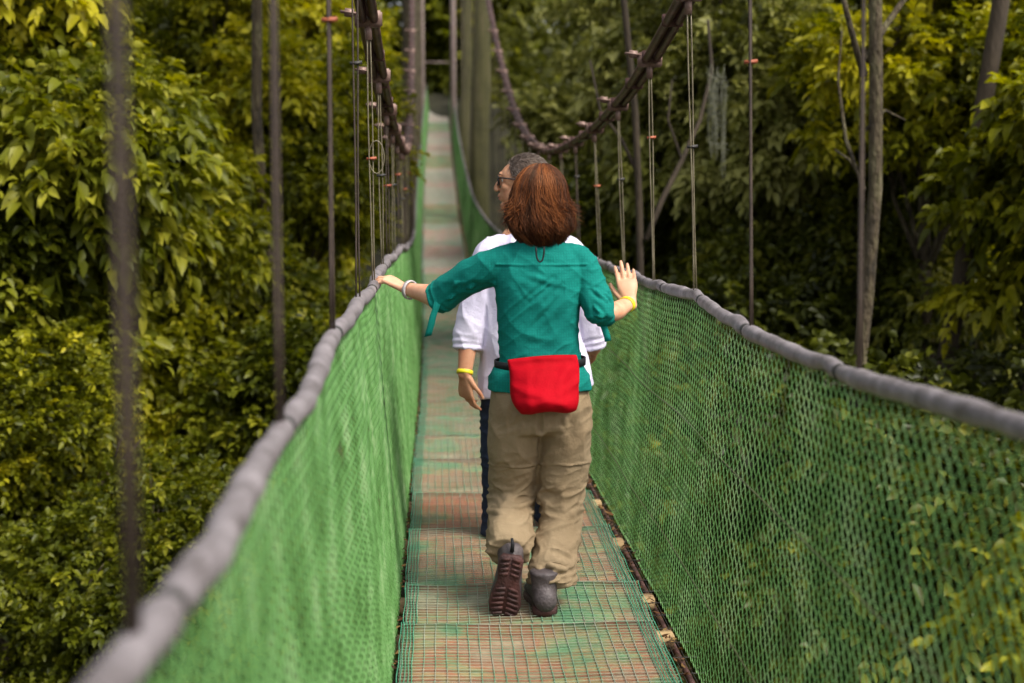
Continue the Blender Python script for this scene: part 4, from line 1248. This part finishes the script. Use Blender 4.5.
PL = [
 # left side
 ('broad_y', 15, 50, 11, .8, 'bright yellow-green broad-leaved tree in the top left corner'),
 ('broad_m', 60, 190, 10.2, .8, 'broad-leaved tree with large mid-green leaves left of the nearest blurred hanger'),
 ('mid_y', 205, 70, 14.5, .95, 'rounded creeper-covered tree with sunlit small leaves at the top between the two blurred hangers'),
 ('broad_y', 190, 215, 11.5, .72, 'tree with big drooping yellow-green leaves right of the nearest blurred hanger'),
 ('mid_m', -30, 330, 9.6, .85, 'dark mid-green tree at the left edge halfway down'),
 ('mid_y', 290, 160, 14.5, .8, 'yellow-green tree behind the second blurred hanger on the left'),
 ('mid_m', 245, 310, 13, .8, 'mid-green tree low behind the second blurred hanger on the left'),
 ('mid_m', 262, 440, 10.5, .72, 'rounded leafy bush mound just left of the grey handrail', 'shrub'),
 ('small_y', 40, 440, 9.5, .72, 'ochre-tinged small-leaved bush at the left edge below the dark gap', 'shrub'),
 ('small_m', 140, 560, 9.0, .75, 'dark green small-leaved bush at the lower left behind the nearest hanger foot', 'shrub'),
 ('small_m', 10, 640, 8.4, .75, 'dim small-leaved bush in the bottom left corner', 'shrub'),
 ('mid_y', 150, 400, 11.5, .75, 'leafy bush with large bright leaf tips between the nearest hanger and the handrail', 'shrub'),
 ('mid_y', 312, 60, 20, .85, 'tall leafy tree behind the left main cable at the top'),
 ('mid_y', 285, 215, 20, .8, 'leafy tree behind the row of left hangers above the woman\'s left hand'),
 ('lance_d', 120, 20, 17, 1.2, 'dark shaded tree at the top behind the nearest blurred hanger'),
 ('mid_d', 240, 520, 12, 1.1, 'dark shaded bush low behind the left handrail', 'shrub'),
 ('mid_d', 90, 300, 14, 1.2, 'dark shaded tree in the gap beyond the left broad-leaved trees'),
 ('sapling', 322, 345, 11.0, 1.0, 'small broad-leaved sapling with pale star-like leaves beside the left handrail'),
 # right side
 ('mid_m', 432, 92, 70, .8, 'small leafy bush where the far end of the deck meets the wood', 'shrub'),
 ('mid_m', 452, 40, 72, 3.2, 'dark green tree standing exactly behind the top of the far pylon'),
 ('mid_g', 574, 110, 27, 1.0, 'olive-lit tree between the mossy trunk and the dip of the right cable'),
 ('broad_g', 790, 150, 13.5, .75, 'olive broad-leaved tree between the hanging web and the forked trunk'),
 ('mid_g', 628, 190, 20, .9, 'olive leafy tree low behind the man and the far hangers'),
 ('mid_m', 705, 170, 16.5, .95, 'mid-green tree behind the dark crooked trunk'),
 ('broad_m', 850, 240, 14.5, .8, 'mid-green broad-leaved tree low behind the forked trunk'),
 ('mid_y', 860, 20, 15, .85, 'yellow-green tree crown at the top behind the fork of the brown trunk'),
 ('mid_g', 665, 30, 18.5, .85, 'grey-green tree behind the dip of the right main cable'),
 ('broad_g', 705, 90, 14.5, .85, 'grey-green broad-leaved tree behind the right hangers'),
 ('mid_g', 740, 40, 14, .85, 'olive leafy tree at the top centre right above the hanging web'),
 ('lance_d', 740, 210, 15.5, .95, 'dark tree with narrow leaves between the right hangers and the brown trunk'),
 ('mid_m', 810, 100, 15, .85, 'mid-green tree just left of the forked brown trunk'),
 ('mid_y', 935, 50, 11.5, .85, 'bright yellow-green tree at the top right beside the forked trunk'),
 ('broad_y', 1035, 150, 9.8, .72, 'yellow-green broad-leaved tree at the right edge'),
 ('mid_m', 920, 190, 13, .85, 'mid-green leafy tree right of the forked brown trunk'),
 ('mid_m', 640, 255, 17, .85, 'dark leafy bush beyond the woman\'s raised hand', 'shrub'),
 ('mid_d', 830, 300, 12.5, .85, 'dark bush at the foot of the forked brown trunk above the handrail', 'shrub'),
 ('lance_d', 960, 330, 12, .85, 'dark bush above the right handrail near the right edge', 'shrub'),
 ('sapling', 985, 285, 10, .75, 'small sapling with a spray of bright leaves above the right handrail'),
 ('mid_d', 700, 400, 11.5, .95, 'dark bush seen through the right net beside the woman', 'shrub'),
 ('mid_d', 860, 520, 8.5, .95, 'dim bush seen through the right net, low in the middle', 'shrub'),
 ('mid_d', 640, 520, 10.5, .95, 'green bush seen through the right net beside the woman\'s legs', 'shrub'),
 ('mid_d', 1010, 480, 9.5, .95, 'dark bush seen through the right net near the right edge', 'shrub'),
 ('sapling_wide', 1030, 590, 3.0, .36, 'small yellow-green shrub growing against the right net in the bottom right corner', 'shrub'),
]
for r in PL:
    key, px, py, d, sc, lab = r[:6]
    plant(key, px, py, d, sc, lab, r[6] if len(r) > 6 else 'tree')

# tall trunks that read on their own
CT = [crown_mesh('crown', LEAF[m], dict(SP[s], L=.2, twig=.5), np.array((2.6, 2.6, 2.0)), 12, 900, sd, (.5, .25))[0] for m, s, sd in (('mid', 'mid', 31), ('yellow', 'mid', 32))]
def gz(x, y):
    x = np.asarray(x, float); y = np.asarray(y, float)
    s = np.clip((y - 42) / 22, 0, 1); s = s * s * (3 - 2 * s)
    side = np.clip((np.abs(x) - 7) / 25, 0, 1)
    return -6.3 + .22 * np.abs(x) + s * (10.0 + np.clip(y - 62, 0, 60) * .12) + side * side * 9 + .35 * np.sin(x * .7 + y * .3) + .3 * np.sin(y * .55 - x * .2) - s * .22 * np.abs(x)


def tall_tree(px0, y0, px1, y1, d, rpx, label, bark, crown_i, forks=(), crown_h=5.5, group=None):
    a, b = W(px0, y0, d), W(px1, y1, d)      # a high point, b low point on the trunk
    dirv = (a - b).normalized(); g0 = float(gz(b.x, b.y)) - .3
    base = b + dirv * ((g0 - b.z) / dirv.z)
    topz = a.z + 9.0
    top = a + dirv * ((topz - a.z) / dirv.z)
    o = empty('tall_tree', base); tag(o, label, 'tree', group)
    r = rpx / F * d; mb = MB(); n = 26; pts = []; rr = []
    for i in range(n):
        t = i / (n - 1); p = base.lerp(top, t)
        p = p + Vector((.07 * math.sin(t * 13 + px0) + .04 * math.sin(t * 31 + px0), .05 * math.cos(t * 17), 0)) * (1 if d < 20 else .6)
        pts.append(p - base); rr.append(r * (1.5 - .75 * t) if i else r * 2)
    mb.tube(pts, rr, 12)
    for f in forks:      # polylines in photo pixels, same depth
        q = [W(x, y, d + dd) - base for x, y, dd in f[0]]
        mb.tube(q, np.linspace(f[1], f[1] * .5, len(q)) / F * d, 8)
    mb.build('trunk', bark, o, smooth=True)
    c = bpy.data.objects.new('crown', CT[crown_i]); link(c, o); c.location = top - base + Vector((0, 0, .5)); c.rotation_euler = (0, 0, px0)
    # limbs into the crown
    return o


tall_tree(868, 0, 866, 370, 9.0, 6, 'straight brown tree with a forked trunk standing right of the hangers', M_bark, 0,
          forks=[([(866, 60, 0), (884, 28, .1), (912, -12, .2), (940, -60, .3)], 4), ([(864, 75, 0), (855, 45, -.1), (846, 10, -.2), (835, -40, -.2)], 4), ([(864, 190, 0), (846, 140, .2), (838, 80, .3), (842, 30, .3)], 2.2), ([(866, 130, 0), (885, 110, 0), (905, 120, .1)], 1.8), ([(862, 180, .1), (850, 160, .2), (835, 150, .3)], 2)])
tall_tree(483, 0, 481, 165, 33, 8, 'tall mossy olive trunk right of the far deck', M_bark_moss, 0)
tall_tree(466, 0, 465, 120, 48, 4.5, 'thin mossy trunk close beside the right pylon post', M_bark_moss, 0)
tall_tree(413, 0, 412, 220, 40, 9, 'brown trunk just left of the far deck behind the left cable', M_bark, 0)
tall_tree(628, 60, 648, 260, 10.5, 3, 'dark crooked trunk behind the hangers above the raised hand', M_bark_dark, 0,
          forks=[([(646, 240, 0), (662, 200, .1), (682, 160, .2), (700, 120, .3), (712, 70, .4), (708, 20, .5)], 3.2), ([(640, 180, 0), (622, 140, .1), (600, 110, .2), (590, 60, .3)], 2), ([(682, 160, .2), (668, 120, .3), (672, 80, .3)], 1.6)])
tall_tree(950, 300, 936, 400, 10.2, 8, 'leaning dark trunk above the right handrail near the right edge', M_bark_dark, 1)
tall_tree(262, 0, 268, 260, 12.5, 4.5, 'brown trunk behind the second blurred hanger on the left', M_bark, 1)
# bare branch low on the left
br = MB(); q = [W(70, 520, 9.0), W(92, 495, 9.0), W(112, 470, 9.05), W(128, 455, 9.1), W(140, 440, 9.1)]
br.tube(q, [.02, .018, .014, .01, .006], 7); br.tube([q[2], W(118, 448, 9.0), W(126, 430, 9.0)], [.012, .008, .004], 6)
tag(br.build('bare_branch', M_bark, smooth=True), 'thin bare pale brown branch among the bushes on the lower left', 'branch')
# hanging web
wb = MB(); r_ = random.Random(4)
for i in range(26):
    x = r_.uniform(707, 727); y0 = r_.uniform(62, 85); L = r_.uniform(40, 90); dd = 9.5 + r_.uniform(-.08, .08)
    if x > 722: L = 95
    pts = [W(x + 1.6 * math.sin(t * 6 + i) + (718 - x) * .25 * t, y0 + L * t, dd + .02 * math.sin(t * 9 + i)) for t in np.linspace(0, 1, 9)]
    wb.tube(pts, .0011, 3, False)
for i in range(90):
    x = r_.uniform(706, 722); y = r_.uniform(70, 150); dd = 9.5 + r_.uniform(-.08, .08)
    wb.tube([W(x, y, dd), W(x + 3, y + 2.5, dd), W(x + r_.uniform(4, 9), y + r_.uniform(-2, 4), dd)], .0009, 3, False)
M_web, _, _ = mat('pale_silk', (.26, .26, .18), .5)
tag(wb.build('hanging_web', M_web), 'wispy pale web of threads hanging between the right hangers and the trees', 'web')

# ------------------------------------------------------------------ ground and the far wood
nx, ny = 120, 130
xs = np.linspace(-70, 70, nx); ys = np.linspace(-12, 170, ny)
X, Y = np.meshgrid(xs, ys); Z = gz(X, Y)
V = np.stack([X, Y, Z], -1).reshape(-1, 3)
i = np.arange(ny - 1)[:, None] * nx; j = np.arange(nx - 1)[None, :]
q = np.stack([i + j, i + j + 1, i + nx + j + 1, i + nx + j], -1).reshape(-1, 4)
gr = obj_me('ground', mesh_np('ground', V, [q], M_ground, True)); tag(gr, kind='structure')
# soil bank where the bridge lands
r_ = np.random.default_rng(77)
def mass(n, fx, name, label, mat_, sp, tone):
    C = fx(n); O = unit(r_.normal(0, 1, (len(C), 3)) + np.array([0, -.5, .5]))
    cl = np.array([noise.noise(Vector(c) * .45) for c in C]); cl2 = np.array([noise.noise(Vector(c) * 1.4) for c in C])
    keep = cl2 > -.22
    C, O, cl = C[keep], O[keep], cl[keep]
    V, q, t, a = sprays(C, O, sp, r_, tone + .5 * cl + r_.normal(0, .1, len(C)))
    o = obj_me(name, mesh_np(name, V, [q, t], mat_, False, {'tone': np.clip(a, 0, 1)}))
    tag(o, label, 'wood', kind='stuff'); return o


def walls(n, sgn):
    y = 15 + 50 * r_.random(n) ** 1.3
    inner = np.interp(y, [15, 22, 40, 65], [4.5, 3.2, 2.3, 2.4])
    x = inner + 6.5 * r_.random(n) ** 1.4
    zb = gz(x, y); z = zb + (11 + .08 * y - zb) * r_.random(n)
    return np.stack([sgn * x + np.interp(y, [0, 70], [.3, .2]), y, z], -1)


def endwall(n):
    x = r_.uniform(-13, 13, n); y = r_.uniform(67, 78, n)
    z = gz(x, y) + r_.random(n) * 17
    k = ~((np.abs(x) < 1.4) & (z < 7.5) & (y < 71))
    return np.stack([x, y, z], -1)[k]


def back_left(n):
    x = -r_.uniform(4.5, 13, n); y = r_.uniform(17, 27, n); z = r_.uniform(-6, 8, n)
    return np.stack([x, y, z], -1)


def back_right(n):
    x = r_.uniform(5.5, 16, n); y = r_.uniform(17, 28, n); z = r_.uniform(-6, 8, n)
    return np.stack([x, y, z], -1)


mass(5200, lambda n: walls(n, -1), 'forest', 'dense green wood receding along the left of the bridge', LEAF['mid'], dict(SP['mid'], L=.2, twig=.45), .45)
mass(5200, lambda n: walls(n, 1), 'forest', 'dense darker wood receding along the right of the bridge', LEAF['grey'], dict(SP['mid'], L=.2, twig=.45), .40)
mass(11000, endwall, 'forest', 'far dark wood closing the view behind the end of the bridge', LEAF['mid'], dict(SP['mid'], L=.42, twig=.9), .45)
mass(4000, back_left, 'forest', 'shaded wood deep behind the trees on the left', LEAF['mid'], dict(SP['mid'], L=.26, twig=.5), .4)
mass(6000, back_right, 'forest', 'shaded wood deep behind the trees on the right', LEAF['grey'], dict(SP['mid'], L=.24, twig=.5), .42)


def under(n):
    x = r_.uniform(-14, 15, n); y = r_.uniform(5.5, 26, n)
    return np.stack([x, y, gz(x, y) + 2.2 * r_.random(n) ** 1.3], -1)


mass(7000, under, 'undergrowth', 'dim undergrowth covering the ravine floor below the bridge', LEAF['dark'], dict(SP['mid'], L=.18, twig=.4), .5)

# ------------------------------------------------------------------ light
world = bpy.data.worlds.new('World'); scene.world = world; world.use_nodes = True
nt = world.node_tree; bg = nt.nodes['Background']
sky = nt.nodes.new('ShaderNodeTexSky'); sky.sky_type = 'NISHITA'; sky.sun_disc = False
SUN_EL, SUN_AZ = R(54), R(130)     # behind the camera, to the right
sky.sun_elevation = SUN_EL; sky.sun_rotation = SUN_AZ; sky.dust_density = 4; sky.air_density = 1; sky.ozone_density = 1
hs = nt.nodes.new('ShaderNodeHueSaturation'); hs.inputs['Saturation'].default_value = .3
nt.links.new(sky.outputs[0], hs.inputs['Color']); nt.links.new(hs.outputs[0], bg.inputs['Color'])
bg.inputs['Strength'].default_value = .15
sun = bpy.data.lights.new('sun', 'SUN'); sun.energy = 2.3; sun.angle = R(20); sun.color = (1, .94, .82)
so = bpy.data.objects.new('sun', sun); COL.objects.link(so)
sdv = Vector((math.sin(SUN_AZ) * math.cos(SUN_EL), math.cos(SUN_AZ) * math.cos(SUN_EL), math.sin(SUN_EL)))
so.rotation_euler = (-sdv).to_track_quat('-Z', 'Y').to_euler()
so.location = (0, 0, 30)
vs = scene.view_settings
vs.view_transform = 'Standard'; vs.look = 'None'; vs.gamma = 1; vs.exposure = .84; vs.use_curve_mapping = False
cy = scene.cycles
cy.max_bounces = 8; cy.diffuse_bounces = 4; cy.transmission_bounces = 6; cy.transparent_max_bounces = 8
cy.use_denoising = True
